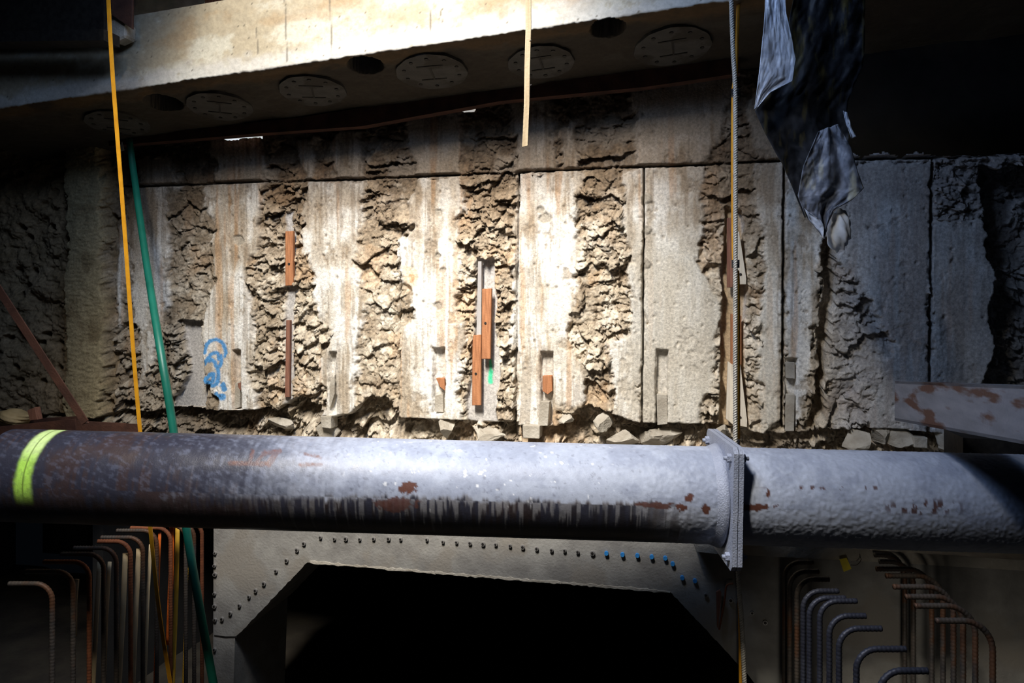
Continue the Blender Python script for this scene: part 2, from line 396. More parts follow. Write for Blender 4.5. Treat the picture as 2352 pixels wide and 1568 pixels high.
UP = [   # smooth faces above it
 [(312, 365), (390, 360), (400, 425), (312, 428)],
 [(490, 320), (604, 315), (604, 415), (500, 418)],
 [(690, 320), (722, 316), (722, 412), (700, 412)],
 [(768, 300), (832, 296), (832, 410), (760, 410)],
 [(945, 250), (1055, 245), (1060, 400), (948, 404)],
 [(1160, 200), (1268, 200), (1266, 395), (1190, 395), (1180, 300)],
 [(1290, 300), (1322, 280), (1322, 388), (1290, 390)],
 [(1440, 150), (1690, 150), (1650, 300), (1605, 378), (1470, 382)],
 [(1720, 200), (1800, 200), (1800, 366), (1735, 368)],
 [(1950, 330), (2140, 330), (2140, 366), (1950, 366)],
]
Sm = np.zeros_like(GX)
edge_n = 9 * fbm(GX * 16, GZ * 16, 43, 4, .6)
for p in LO + UP: Sm = np.maximum(Sm, sst(-9, 5, poly_sd(wx, wy, p) + edge_n))
zone_left = 1 - sst(255, 275, PX + 10 * fbm(GX * 6, GZ * 6, 5, 3))      # old sprayed soil face at far left
col_mask = sst(160, 172, wx) * (1 - sst(245, 262, wx))                 # tan sprayed column
col_mask *= zone_left
soil_mask = zone_left * (1 - col_mask)
# --- broken concrete
qx = GX + 0.045 * fbm(GX * 9, GZ * 9, 31, 4, .6); qz = GZ + 0.045 * fbm(GX * 9, GZ * 9, 37, 4, .6)
hr = np.zeros_like(GX); crev = np.zeros_like(GX); cidm = np.zeros_like(GX)
skin = sst(.0, .3, fbm(GX * 3.1, GZ * 2.2, 41, 4, .55))                    # patches where the crust is only cracked, not broken out
for (sx, sz, amp, til, sd) in ((5.0, 6.5, 0.052, 0.050, 1), (13, 18, 0.030, 0.030, 2), (34, 44, 0.012, 0.014, 3), (80, 90, 0.005, 0.005, 4)):
    f1, f2, cid, ox, oz = cells(qx * sx, qz * sz, sd * 13)
    k_ = 1 - (.25, .72, .75, .5)[sd - 1] * skin
    hr += k_ * (amp * (cid - 0.5) * 1.2 + til * ((rnd(cid, 1) - 0.5) * ox * 1.6 + (rnd(cid, 2) - 0.70) * oz * 2.0))
    e = 1 - sst(0, 0.08, f2 - f1); crev = np.maximum(crev, e * (1.0, 0.6, 0.3, 0.1)[sd - 1]); hr -= amp * 0.30 * e * np.maximum(k_, .5)
    if sd == 2: cidm = cid
rid = 1 - np.abs(fbm(GX * 8, GZ * 13, 63, 5, .55)) * 2
hr += 0.022 * (rid - .55) * (1 - .6 * skin) + 0.014 * fbm(GX * 30, GZ * 30, 61, 5, 0.65)
hr *= np.where(PZ < np.interp(PX, [300, 1800], [427, 366]), .6, .9)
hr -= 0.022
# --- smooth faces
sxw = GX + .012 * fbm(GX * 3, GZ * 5, 69, 3)
streak = .6 * fbm(sxw * 14, GZ * 1.6, 71, 4, 0.6) + .5 * fbm(sxw * 5, GZ * 2.5, 73, 4, .6); streak2 = fbm(sxw * 60, GZ * 3.5, 75, 3) * (.5 + .5 * fbm(GX * 4, GZ * 4, 76, 3))
blot = fbm(GX * 5, GZ * 5, 81, 5, 0.55); fine = fbm(GX * 45, GZ * 45, 85, 4, 0.6)
hs = 0.004 * blot + 0.0016 * streak2 + 0.0012 * fine
pf1, pf2, pid, _, _ = cells(GX * 11, GZ * 9, 505)
pock = (1 - sst(0.04, 0.16, pf1)) * (pid > 0.72); hs -= 0.010 * pock
scab = sst(0.32, 0.5, fbm(GX * 7, GZ * 5, 91, 5, 0.6)); hs -= 0.012 * scab * (0.5 + 0.5 * fbm(GX * 60, GZ * 60, 93, 3))
ck = np.abs(fbm(GX * 3.2 + 5, GZ * 3.2, 101, 5, 0.55)); crk = (1 - sst(0.0, 0.012, ck)) * sst(0.0, 0.3, fbm(GX * 2, GZ * 2, 105, 2))
hs -= 0.012 * crk
# --- left faces
hcol = 0.055 + 0.045 * np.sqrt(np.clip(1 - ((PX - 208) / 55.0) ** 2, 0, 1)) + 0.006 * fbm(GX * 22, GZ * 60, 111, 4) + 0.008 * fbm(GX * 8, GZ * 8, 113, 3)
hso = -0.02 + 0.07 * fbm(GX * 5, GZ * 6, 121, 5, 0.55) + 0.25 * hr
hf1, _, hid, _, _ = cells(GX * 5.5, GZ * 6.5, 131)
hole = (1 - sst(0.08, 0.26, hf1)) * (hid > 0.55); hso -= 0.14 * hole
h = hr * (1 - Sm) + hs * Sm
h = h * (1 - zone_left) + (hcol * col_mask + hso * soil_mask)
# --- cracked, darker ground between two right-hand piles
gap = [(1900, 560), (1915, 640), (1895, 720), (1910, 790), (1900, 860), (1885, 920), (1870, 975)]
gd = seg_d(wx, wy, gap); g = 1 - sst(6, 16, gd); h = h * (1 - g) + (-0.16) * g
# --- black void beyond the ragged right edge
void = sst(-2, 6, poly_sd(wx, wy, [(2262, 380), (2600, 380), (2600, 1100), (2260, 1100), (2210, 960), (2268, 880), (2288, 800), (2278, 720), (2292, 640), (2268, 590), (2262, 505)]))
h = h - 0.25 * void
# --- recessed channels with smooth steel behind, and wedge notches
CH = [([(652, 485), (668, 485), (672, 560), (672, 940), (650, 950), (652, 700)], 0.055),
      ([(410, 735), (462, 735), (466, 850), (470, 938), (392, 938), (428, 850)], 0.075),
      ([(1095, 590), (1135, 590), (1135, 760), (1150, 800), (1140, 960), (1150, 1000), (1070, 1000), (1072, 880), (1085, 770)], 0.085),
      ([(1664, 470), (1704, 480), (1716, 640), (1708, 760), (1718, 990), (1652, 990), (1658, 700)], 0.11)]
chm = np.zeros_like(GX)
for p, d in CH:
    s = sst(-1.5, 2.5, poly_sd(PX + 0.35 * (wx - PX), PZ + 0.35 * (wy - PZ), p)); chm = np.maximum(chm, s); h = h * (1 - s) + (-d) * s
NOT = [(535, 803, 553, 940), (755, 808, 771, 950), (993, 798, 1021, 950), (1241, 808, 1269, 978), (1507, 803, 1533, 978), (1803, 822, 1829, 992)]
nom = np.zeros_like(GX)
for a, b, c, d in NOT:
    s = sst(-1.2, 1.6, poly_sd(PX + 0.2 * (wx - PX), PZ + 0.2 * (wy - PZ), [(a, b), (c, b), (c, d), (a, d)])); nom = np.maximum(nom, s); h = h * (1 - s) + (-0.065 + 0.004 * fine) * s
# --- joints between the panels
JV = [[(1190, 395), (1186, 700), (1183, 985)], [(1480, 383), (1477, 700), (1474, 985)], [(1801, 372), (1800, 640), (1797, 985)],
      [(2142, 350), (2139, 700), (2135, 1000)], [(917, 540), (915, 700), (913, 980)]]
jm = np.zeros_like(GX)
for j, wdt in zip(JV, (3.2, 2.6, 3.0, 3.0, 1.6)):
    jm = np.maximum(jm, 1 - sst(wdt * 0.6, wdt * 1.3, seg_d(PX + 0.12 * (wx - PX), PZ, j)))
JH = [(-200, 450), (310, 427), (600, 415), (830, 410), (950, 404), (1190, 394), (1320, 388), (1470, 381), (1600, 378), (1800, 366), (2140, 360), (2600, 345)]
jhy = np.interp(PX, [p[0] for p in JH], [p[1] for p in JH])
jm = np.maximum(jm, (1 - sst(2.0, 4.2, np.abs(PZ + 0.12 * (wy - PZ) - jhy))) * (0.35 + 0.65 * Sm) * (1 - zone_left))
h = h - 0.07 * jm
upper = (PZ < jhy)
h = h + np.where(upper & (PX > 300), 0.012, 0.0)
# --- foot of the wall: faces end, recessed broken rubble below
JB = [(-200, 955), (300, 945), (385, 937), (500, 940), (580, 942), (640, 940), (680, 905), (712, 915), (742, 958), (800, 950), (850, 905), (885, 910), (915, 958), (1060, 966), (1187, 978), (1280, 978), (1350, 930), (1400, 950), (1477, 972),
      (1610, 972), (1680, 985), (1750, 995), (1800, 1000), (1900, 985), (2060, 985), (2200, 1000), (2600, 1015)]
jby = np.interp(wx, [p[0] for p in JB], [p[1] for p in JB])
base = sst(-1, 4, wy * 0.3 + PZ * 0.7 - jby) * (1 - sst(0.5, 1, zone_left) * 0.6)
hb = -0.105 + 1.7 * hr + 0.05 * fbm(GX * 4, GZ * 5, 141, 3)
h = h * (1 - base) + hb * base
# --- colours
A = lambda *c: np.array(c, float)
Cs = mixc(np.broadcast_to(A(.60, .55, .47), GX.shape + (3,)), (.75, .73, .685), sst(-.2, .3, streak + .6 * blot))
Cs = mixc(Cs, (.40, .325, .235), sst(.08, .42, -streak + .45 * streak2 - .25 * blot) * .85)
Cs = mixc(Cs, (.28, .22, .155), sst(.15, .35, fbm(sxw * 55, GZ * 1.6, 77, 3) + .8 * fbm(GX * 4, GZ * 3, 78, 4) - .12) * .5)
Cs = mixc(Cs, (.33, .265, .19), sst(.15, .45, scab * .6 + .3 * fine) * .65)
Cs = mixc(Cs, (.28, .23, .17), pock * .8)
Cs = mixc(Cs, (.55, .30, .12), sst(.25, .45, fbm(GX * 14, GZ * .9, 151, 3)) * .4)
gry = sst(1330, 1500, PX) * (1 - sst(1760, 1800, PX)) * sst(420, 620, PZ)
Cs = mixc(Cs, (.55, .51, .43), gry * .72)
Cr = mixc(np.broadcast_to(A(.40, .35, .28), GX.shape + (3,)), (.60, .555, .48), sst(.35, .9, cidm) * .8)
Cr = mixc(Cr, (.27, .215, .155), sst(-.05, .35, blot + .4 * fine) * .75)
Cr = mixc(Cr, (.72, .69, .63), sst(.12, .42, fbm(GX * 9, GZ * 9, 161, 5, .6)) * .55)
Cr = mixc(Cr, (.50, .32, .17), sst(.2, .45, fbm(GX * 4, GZ * 3, 163, 4)) * .35)
Cr = mixc(Cr, (.15, .115, .08), crev * .55)
Cr = Cr * (1 + .42 * fbm(GX * 70, GZ * 70, 165, 3, .7))[..., None] * A(1.04, .985, .90)
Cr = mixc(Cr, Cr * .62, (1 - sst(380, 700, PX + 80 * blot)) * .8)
beam_shade = 1 - sst(10, 240, PZ - jhy + 110 * blot + 50 * streak)                         # beam's shadow painted in with brown staining, fading down from the joint
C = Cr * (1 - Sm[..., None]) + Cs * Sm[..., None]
shade_m = np.clip(beam_shade, 0, 1)
C = C * (1 - 0.62 * (shade_m * (1 - Sm))[..., None] * A(.88, 1.0, 1.12)) * (1 - 0.42 * (shade_m * Sm)[..., None] * A(.85, 1, 1.15))
C = np.where((upper & (zone_left < .5))[..., None], C * A(.62, .57, .52), C)  # upper row browned, and the beam's shade painted into it
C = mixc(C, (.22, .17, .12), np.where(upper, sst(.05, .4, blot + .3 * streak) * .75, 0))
C = mixc(C, (.36, .29, .16), col_mask * .95); C = mixc(C, (.26, .185, .10), soil_mask * .95)
C = mixc(C, (.16, .11, .05), zone_left * sst(0.1, .5, blot) * .6)
C = mixc(C, (.47, .45, .43), chm * .9); C = mixc(C, (.52, .49, .44), nom * .6)
slot3 = sst(-4, 6, poly_sd(PX, PZ, CH[3][0])); C = mixc(C, (.50, .35, .19), slot3 * .85)
C = mixc(C, (.36, .37, .40), sst(1880, 1960, PX) * .55 * (1 - base))  # bluish light on the right-hand wall mixed into its colour
C = mixc(C, (.06, .055, .05), np.clip(jm, 0, 1) * .5)
C = mixc(C, mixc(Cr, (.25, .205, .15), sst(-.1, .35, blot + .3 * fine) * .7), base)
# --- sprayed marks: blue squiggles, a green dash, a rusty patch, grey patches
spr = 2.2 * fine
def spray(pts, w, soft): return 1 - sst(w, w + soft, seg_d(PX, PZ, pts) + spr)
arc = lambda cx, cy, rx, ry, a0, a1, n=14: [(cx + rx * math.cos(math.radians(a0 + (a1 - a0) * i / n)), cy - ry * math.sin(math.radians(a0 + (a1 - a0) * i / n))) for i in range(n + 1)]
bl = np.zeros_like(GX)
for pts, w in ((arc(494, 808, 24, 28, 185, -20), 2.5), (arc(494, 826, 14, 16, 190, 60), 2.5), ([(500, 812), (503, 824), (508, 816), (509, 832), (503, 842)], 2.4),
               ([(469, 835), (478, 822), (492, 830), (500, 846), (502, 862), (498, 882), (486, 886), (474, 872), (470, 866)], 3.0),
               ([(472, 868), (482, 860), (491, 858), (489, 874), (482, 880)], 3.0), ([(512, 884), (515, 893)], 5.0), ([(500, 911), (512, 911)], 6.0), ([(497, 905), (503, 912)], 4)):
    bl = np.maximum(bl, spray(pts, w, 3.5))
C = mixc(C, (.03, .26, .60), np.clip(bl, 0, 1) * .9)
gn = spray([(1120, 830), (1121, 855)], 1.5, 3); gn = np.maximum(gn, spray([(1121, 855), (1120, 880)], 4, 3))
C = mixc(C, (.02, .62, .30), gn * .9)
C = mixc(C, (.74, .58, .42), sst(-2, 3, poly_sd(PX, PZ, [(921, 606), (962, 618), (958, 660), (930, 668)])) * .8)
C = mixc(C, (.55, .25, .08), (1 - sst(3, 12, np.hypot(PX - 948, PZ - 637) + 12 * fine)) * .7)
for (a, b, r) in ((1010, 488, 8), (1005, 588, 7), (1021, 622, 6), (1008, 703, 10), (545, 552, 11), (1250, 500, 14), (1238, 480, 9), (1488, 455, 12), (1486, 526, 11), (1485, 604, 12)):
    s = 1 - sst(r * .8, r * 1.15, np.hypot((wx * .4 + PX * .6) - a, (wy * .4 + PZ * .6) - b)); C = mixc(C, (.33, .29, .23), s * .85); h = h + s * (0.012 if a > 1400 else -0.014)
C = np.clip(C, 0.01, 0.9)
# --- place the vertices: lumps lean out and sag a little so that ledges overhang
rough = (1 - Sm) * (1 - chm) * (1 - nom) * (1 - zone_left * .4)
VX = GX + rough * 0.012 * fbm(GX * 18, GZ * 18, 171, 2)
VZ = GZ - rough * 0.40 * (h + 0.03) - base * 0.1 * (h + .1)
VY = -h
V = np.stack([VX, VY, VZ], -1)
# top of the wall stops under the capping beam; slits of daylight remain
topy = np.interp(PX, [-200, 300, 600, 850, 1140, 1480, 1800, 2500], [330, 300, 292, 262, 215, 160, 110, 20])
keep = (PZ > topy - 20) & ~((wx > 1880) & (wy < 352))
for sl in ([(515, 310), (603, 303), (606, 314), (520, 319)], [(955, 261), (992, 257), (1000, 259), (958, 264)], [(1062, 251), (1087, 246), (1086, 252), (1064, 254)]):
    keep &= ~(poly_sd(PX, PZ, sl) > 0)
wall = empty('wall_back', (float((X0 + X1) / 2), 0.0, Z0), 'chipped concrete pile wall with pale streaked faces and broken strips', None, None, 'structure')
cuts = [-1e9, 165, 262, 400, 645, 915, 1187, 1477, 1800, 2140, 1e9]
mid = len(zs) // 2
colpx = PX[np.argmin(np.abs(zs))]
jrow = [int(np.argmin(np.abs(PZ[:, i] - jhy[:, i]))) for i in range(len(xs))]
for k in range(len(cuts) - 1):
    ii = np.where((colpx >= cuts[k]) & (colpx < cuts[k + 1]))[0]; a, b = ii[0], min(ii[-1] + 2, len(xs))
    jr = int(np.median(jrow[a:b])); bmid = (a + b) // 2
    br = int(np.argmin(np.abs(PZ[:, bmid] - np.interp(colpx[bmid], [p[0] for p in JB], [p[1] for p in JB]))))
    for nm, r0, r1 in (('rubble_footing', 0, br + 1), ('pile_face', br, jr + 1), ('upper_pile_face', jr, len(zs))):
        if r1 - r0 < 2: continue
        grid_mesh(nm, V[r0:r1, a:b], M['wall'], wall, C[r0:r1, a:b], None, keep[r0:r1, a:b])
del gp, hr, crev, cidm, f1, f2, cid, ox, oz
# broken blocks lying in the footing, on the wall
def stone(px, py, r, Y, seed, parent=wall, sq=(1, .8, .8), m='chip'):
    rr = random.Random(seed); bm = bmesh.new(); bmesh.ops.create_icosphere(bm, subdivisions=3, radius=1)
    pl = [(Vector((rr.gauss(0, 1), rr.gauss(0, 1), rr.gauss(0, 1))).normalized(), rr.uniform(.28, .72)) for _ in range(11)]
    for v in bm.verts:
        for n, d in pl:
            e = v.co.dot(n) - d
            if e > 0: v.co -= n * e
        v.co += Vector((rr.uniform(-1, 1), rr.uniform(-1, 1), rr.uniform(-1, 1))) * .025
    c = PY(px, py, Y)
    for v in bm.verts: v.co = Vector((v.co.x * r * sq[0], v.co.y * r * sq[1], v.co.z * r * sq[2])) + Vector(c)
    return mesh_bm('broken_stone', bm, M[m], parent)
for i, (a, b, r, y, sq) in enumerate(((1028, 985, .10, .02, (.8, .9, 1.3)), (1510, 1004, .16, .06, (1.3, .8, .6)), (1425, 1006, .13, .08, (1.2, .8, .8)), (1120, 1002, .15, .10, (1.6, .7, .6)),
        (1965, 1006, .12, .05, (1, .9, .8)), (2030, 1004, .11, .05, (.9, .8, 1)), (2085, 1010, .12, .05, (1.2, .8, .9)), (2180, 1016, .12, .05, (1.2, .8, .8)),
        (760, 990, .13, .08, (1.0, .8, 1.0)), (640, 968, .13, .12, (1.5, .7, .5)), (1650, 1000, .10, .06, (1, .8, .9)), (1390, 966, .11, .06, (.8, .8, 1.1)), (1295, 958, .09, .05, (1.3, .8, .8)))):
    stone(a, b, r, y, 40 + i, sq=sq)
for q, y in (([(1200, 976), (1240, 977), (1239, 1008), (1201, 1006)], -.05), ([(735, 955), (760, 955), (760, 985), (738, 982)], -.02), ([(2098, 1003), (2132, 1005), (2131, 1030), (2100, 1028)], -.02)):
    prism('concrete_block', q, y, .12, M['chip'], wall, .005)
# tongues and small blocks in the wedge notches
for q, y in (([(1240, 922), (1262, 922), (1258, 978), (1236, 978)], -.012), ([(1508, 905), (1532, 905), (1533, 974), (1510, 976)], .012), ([(1805, 905), (1826, 905), (1824, 990), (1804, 990)], .012),
             ([(999, 908), (1017, 905), (1018, 947), (999, 945)], .02), ([(757, 880), (769, 860), (768, 905), (757, 940)], .005), ([(540, 880), (551, 875), (550, 935), (537, 940)], .02), ([(1805, 832), (1826, 832), (1826, 870), (1806, 868)], .006)):
    prism('filler_block', q, y, .07, M['chip'], wall, .003)
prism('steel_strip', [(1098, 600), (1106, 600), (1105, 772), (1094, 772)], .02, .04, M['grey_steel'], wall, .002)
# added white panel and its lamp, standing in for daylight behind the slits
lamp('daylight_behind_wall', 'AREA', (-3.0, 0.9, 1.75), (-3.0, 1.3, 1.35), 260, (0.92, 0.96, 1.0), shape='RECTANGLE', size=3.5, size_y=0.3, spread=math.radians(60))
box('slit_panel', (-3.2, 1.55, 1.35), (5.5, .1, 1.1), M['white'])['kind'] = 'structure'

# ------------------------------------------------------------------ capping beam (front face + soffit + back), tilted soffit
BY = -0.85
bA, bB = PY(300, 205, BY), PY(1450, 35, BY)
bdir = (bB - bA) / (bB[0] - bA[0])                                 # per metre of x
back_off = np.array([0, 0.87, -0.14])
def beam_front(x): return bA + bdir * (x - bA[0])
bxs = np.arange(PY(-160, 230, BY)[0], 3.0, 0.011)
nf, nu = 46, 84
prof = [(0.0, z) for z in np.linspace(.495, 0, nf)]
L = len(bxs)
BVg = np.zeros((nf + nu + 2, L, 3))
fr = np.stack([beam_front(x) for x in bxs], 0)
rag = 0.010 * fbm(bxs * 9, bxs * 0, 201, 4) + 0.008 * fbm(bxs * 40, bxs * 0, 203, 3)
for i in range(nf):
    zz = .495 * (1 - i / (nf - 1)); BVg[i] = fr + np.array([0, 0, zz]); BVg[i, :, 2] += np.abs(rag) * max(0, 1 - zz / .05)
for j in range(nu):
    w = (j + 1) / nu; BVg[nf + j] = fr + back_off * w; BVg[nf + j, :, 2] += np.abs(rag) * max(0, 1 - w / .05)
BVg[nf + nu] = fr + back_off + np.array([0, 0, .72]); BVg[nf + nu + 1] = BVg[0]
bu, bw = np.meshgrid(bxs, np.arange(nf + nu + 2))
bpx, bpy_ = proj(BVg)
face = bw < nf; und = ~face & (bw < nf + nu)
zz = np.where(face, .495 * (1 - bw / (nf - 1)), 0); ww = np.where(und, (bw - nf + 1) / nu, 0)
q = fbm(bu * 3, zz * 5 + ww * 4, 211, 5, .55); q2 = fbm(bu * 14, zz * 16 + ww * 12, 213, 5, .6); q3 = fbm(bu * 1.3, zz * 6, 215, 4)
BVg[..., 1] += np.where(face, 0.003 * q2 + .004 * q, 0)
BVg[..., 2] += np.where(und, 0.010 * q + 0.006 * q2, 0)
BC = np.broadcast_to(A(.46, .39, .27), bu.shape + (3,))
BC = mixc(BC, (.60, .56, .45), sst(-.15, .35, q + .5 * q2)); BC = mixc(BC, (.40, .27, .14), sst(.0, .35, -q3 + .3 * q2) * .6)
BC = mixc(BC, (.66, .65, .62), (1 - sst(.07, .16, zz + .06 * q2 + .07 * q3)) * .65)
BC = mixc(BC, (.40, .33, .22), sst(.35, .6, q2) * .6)
pid1, _, pidv, _, _ = cells(bu * 12, zz * 12 + 7, 221); pk = (1 - sst(.03, .09, pid1)) * (pidv > .55) * face
BC = mixc(BC, (.12, .10, .07), pk * .9)
for x0, y0, x1, y1 in ((653, -20, 660, 142), (757, -20, 763, 130), (985, -20, 991, 88), (590, 64, 592, 122), (1010, 20, 1016, 52)):
    BC = mixc(BC, (.14, .12, .09), (1 - sst(.6, 2.2, seg_d(bpx + 1.5 * q2, bpy_, [(x0, y0), (x1, y1)]))) * .8 * face)
BU = np.broadcast_to(A(.055, .043, .028), bu.shape + (3,))  # soffit colour made dark to hold the shade under the beam
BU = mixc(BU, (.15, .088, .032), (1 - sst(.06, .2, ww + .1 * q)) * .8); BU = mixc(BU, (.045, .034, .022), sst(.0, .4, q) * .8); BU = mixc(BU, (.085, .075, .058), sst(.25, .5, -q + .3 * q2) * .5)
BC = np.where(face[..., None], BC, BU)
un_n = np.cross(bdir, back_off); un_n /= np.linalg.norm(un_n)
for hx, hy, r in ((840, 150, .115), (1397, 65, .105), (375, 236, .13)):
    c = PPL(hx, hy, bA, un_n); s = und * (1 - sst(r * .93, r * 1.0, np.linalg.norm(BVg - c, axis=-1) + .006 * q2))
    BVg[..., 2] += s * .22; BC = mixc(BC, (.03, .028, .025), s)
beam = empty('capping_beam', (float(bxs.mean()), BY / 2, float(fr[:, 2].min()) - .25), 'pale concrete capping beam with mottled underside coloured dark for shade above the pile wall', 'beam')
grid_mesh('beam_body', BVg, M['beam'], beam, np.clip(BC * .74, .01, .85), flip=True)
# round plates with an H slot and a ring of bolt holes, in the soffit
ux = bdir / np.linalg.norm(bdir); uy = back_off / np.linalg.norm(back_off); un = np.cross(ux, uy); un = un if un[2] < 0 else -un
def soffit_disc(px, py, R, rot, nb=10):
    c = PPL(px, py, bA, un_n); cr, sr = math.cos(rot), math.sin(rot)
    ex = ux * cr + uy * sr; ey = -ux * sr + uy * cr
    v, f = [], []
    n = 48
    for k in range(n):
        a = 2 * math.pi * k / n; rr = R * (1 + .02 * math.sin(3 * a + px) + .012 * math.sin(11 * a))
        v.append(c + un * .016 + (ex * math.cos(a) + ey * math.sin(a)) * rr)
    for k in range(n): v.append(np.array(v[k]) - un * .05 + (np.array(v[k]) - c) * .03)
    f.append(tuple(range(n)))
    for k in range(n): f.append((k, (k + 1) % n, n + (k + 1) % n, n + k))
    d = mesh_py('anchor_plate', v, f, M['disc'], beam)
    def bar(a, b, w):
        a = np.array(a); b = np.array(b); dd = (b - a) / np.linalg.norm(b - a); pp = np.array([-dd[1], dd[0]]) * w
        qs = [a + pp, b + pp, b - pp, a - pp]
        return [c + ex * q_[0] + ey * q_[1] for q_ in qs]
    vv, ff = [], []
    s = R * .36
    for a, b in (((-s, s * 1.05), (s, s * 1.05)), ((-s, -s * 1.05), (s, -s * 1.05)), ((0, -s), (0, s))):
        b4 = bar(a, b, .006); i0 = len(vv)
        vv += [p + un * .020 for p in b4] + [p for p in b4]
        ff += [(i0, i0 + 1, i0 + 2, i0 + 3)] + [(i0 + k, i0 + 4 + k, i0 + 4 + (k + 1) % 4, i0 + (k + 1) % 4) for k in range(4)]
    mesh_py('steel_section', vv, ff, M['iron'], d)
    for k in range(nb):
        a = 2 * math.pi * (k + .5) / nb
        p = c + (ex * math.cos(a) + ey * math.sin(a)) * R * .78
        tube('bolt_hole', [p, p + un * .021], .013, M['iron'], d, 8, False)
for a in ((505, 242, .225, .55), (718, 206, .225, .35), (992, 162, .235, .12), (1243, 140, .215, .0), (1545, 104, .24, -.05), (270, 280, .22, .6)): soffit_disc(*a)
# dark steel waler tucked under the beam, in front of the pile heads
prism('steel_waler', [(250, 318), (700, 268), (1150, 196), (1480, 160), (1700, 128), (1700, 168), (1480, 200), (1150, 232), (830, 290), (600, 306), (250, 335)], -.16, .08, M['rust'], beam)
# --- concrete and timber behind the beam at the upper left; black deck girder
tag(prism('backing_wall', [(305, -80), (470, -80), (470, 60), (305, 60)], .55, .2, M['chip']), 'grey concrete block rising behind the capping beam', 'concrete block')
for i, (a, b) in enumerate(((470, 490), (492, 512), (514, 530))):
    tag(prism('timber_plank', [(a, -90), (b, -90), (b, 40), (a, 40)], .45, .08, M['dwood'], bevel=.004),
        ('red brown timber plank nearest the grey block behind the beam', 'red brown timber plank, middle of three behind the beam', 'red brown timber plank, right of three behind the beam')[i], 'plank', 'planks behind the beam')
g0 = empty('deck_girder', P(80, 95, 6.2), 'black steel deck girder in the dark upper left corner', 'girder')
prism('bottom_flange', [(-150, 78), (238, 66), (238, 92), (-150, 98)], -1.15, .14, M['iron'], g0)
prism('web', [(-150, -120), (238, -120), (238, 66), (-150, 78)], -1.05, .03, M['iron'], g0)
tag(prism('rusty_plate', [(252, -60), (304, -60), (303, 66), (256, 34)], -1.00, .02, M['rust'], bevel=.002), 'hanging rust red steel plate at the left end of the beam', 'plate')
tag(prism('broken_chunk', [(240, 52), (262, 42), (290, 52), (288, 84), (262, 96), (242, 80)], -.97, .10, M['chip'], bevel=.012), 'small broken concrete lump at the left end of the beam', 'concrete lump')

# ------------------------------------------------------------------ tunnel portal below the pipe
TY = -0.7
def ragged(a, b, amp, step=7):
    n = max(2, int(math.hypot(b[0] - a[0], b[1] - a[1]) / step)); out = []
    for i in range(n):
        k = i / n; out.append((a[0] + (b[0] - a[0]) * k + random.uniform(-amp, amp), a[1] + (b[1] - a[1]) * k + random.uniform(-amp, amp)))
    return out
outl = [(489, 1700), (491, 1140), (1176, 1158), (1700, 1195), (2000, 1252), (2500, 1285), (2900, 1318), (2980, 1800)]
outl += [(1830, 1700)] + ragged((1715, 1545), (1540, 1360), 1.2) + ragged((1540, 1360), (712, 1292), 2.2) + ragged((705, 1292), (545, 1460), 1.2) + [(540, 1462), (532, 1700)]
portal = empty('tunnel_portal', PY(1100, 1700, TY), 'grey concrete tunnel portal with a dark chamfered opening below the pipe', 'tunnel portal')
pb = prism('portal_face', outl, TY, .70, M['tunnel'], portal)
# the roof lip over the right part, with a shadow gap beneath
prism('roof_lip', [(1588, 1236), (2050, 1266), (2860, 1318), (2860, 1342), (2050, 1292), (1640, 1271), (1600, 1268)], TY - .10, .12, M['chip'], portal, .004)
# thin broken rim under the opening edge
for (a, b) in (((712, 1291), (1000, 1316)), ((1000, 1316), (1290, 1339)), ((1290, 1339), (1540, 1360))):
    up = ragged((a[0], a[1] - 3), (b[0], b[1] - 3), 2.0, 9) + [(b[0], b[1] - 2)]
    lo = ragged((b[0], b[1] + 2), (a[0], a[1] + 2), 1.6, 9) + [(a[0], a[1] + 1)]
    prism('chipped_rim', up + lo, TY - .006, .03, M['chip'], portal)
# faint cracks: recessed seams as thin dark strips
prism('cold_joint', [(492, 1458), (518, 1461), (544, 1461), (544, 1464), (518, 1465), (492, 1461)], TY - .002, .01, M['iron'], portal)
def socket(px, py, r, m='sleeve', hole=True, out=.014):
    c = PY(px, py, TY); s = tube('bolt_socket' if hole else 'blue_plug', [c + (0, .01, 0), c - np.array([0, out, 0])], r, M[m], portal, 10, False)
    if hole: tube('socket_hole', [c - np.array([0, out - .004, 0]), c - np.array([0, out + .002, 0])], r * .62, M['iron'], s, 8, False)
for x, y in ((795, 1236), (827, 1237), (859, 1236), (893, 1236), (921, 1237), (981, 1238), (1018, 1243), (1049, 1244), (1080, 1246), (1110, 1248), (1139, 1249), (1172, 1252), (1201, 1255), (1233, 1259), (1267, 1262), (1297, 1263), (1327, 1266), (1361, 1269),
             (769, 1236), (737, 1233), (699, 1247), (683, 1262), (659, 1286), (635, 1310), (607, 1339), (588, 1355), (573, 1369), (551, 1389), (530, 1407), (511, 1420),
             (495, 1269), (494, 1298), (495, 1318), (494, 1362), (494, 1391), (495, 1422), (494, 1490),
             (1621, 1365), (1653, 1363), (1678, 1377), (1727, 1406), (1757, 1428)):
    socket(x, y, random.uniform(.0105, .0145))
for x, y in ((1393, 1269), (1430, 1272), (1464, 1274), (1497, 1277), (1528, 1280), (1545, 1293), (1567, 1325), (1596, 1332)): socket(x, y, .0125, 'blue', False, .018)
# dark chamber behind the opening
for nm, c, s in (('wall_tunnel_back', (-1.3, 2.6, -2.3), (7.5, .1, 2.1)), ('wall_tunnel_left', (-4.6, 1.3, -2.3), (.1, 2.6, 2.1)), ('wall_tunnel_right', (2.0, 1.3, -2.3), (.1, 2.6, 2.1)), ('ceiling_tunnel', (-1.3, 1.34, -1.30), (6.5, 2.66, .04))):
    box(nm, c, s, M['unlit_conc'])['kind'] = 'structure'

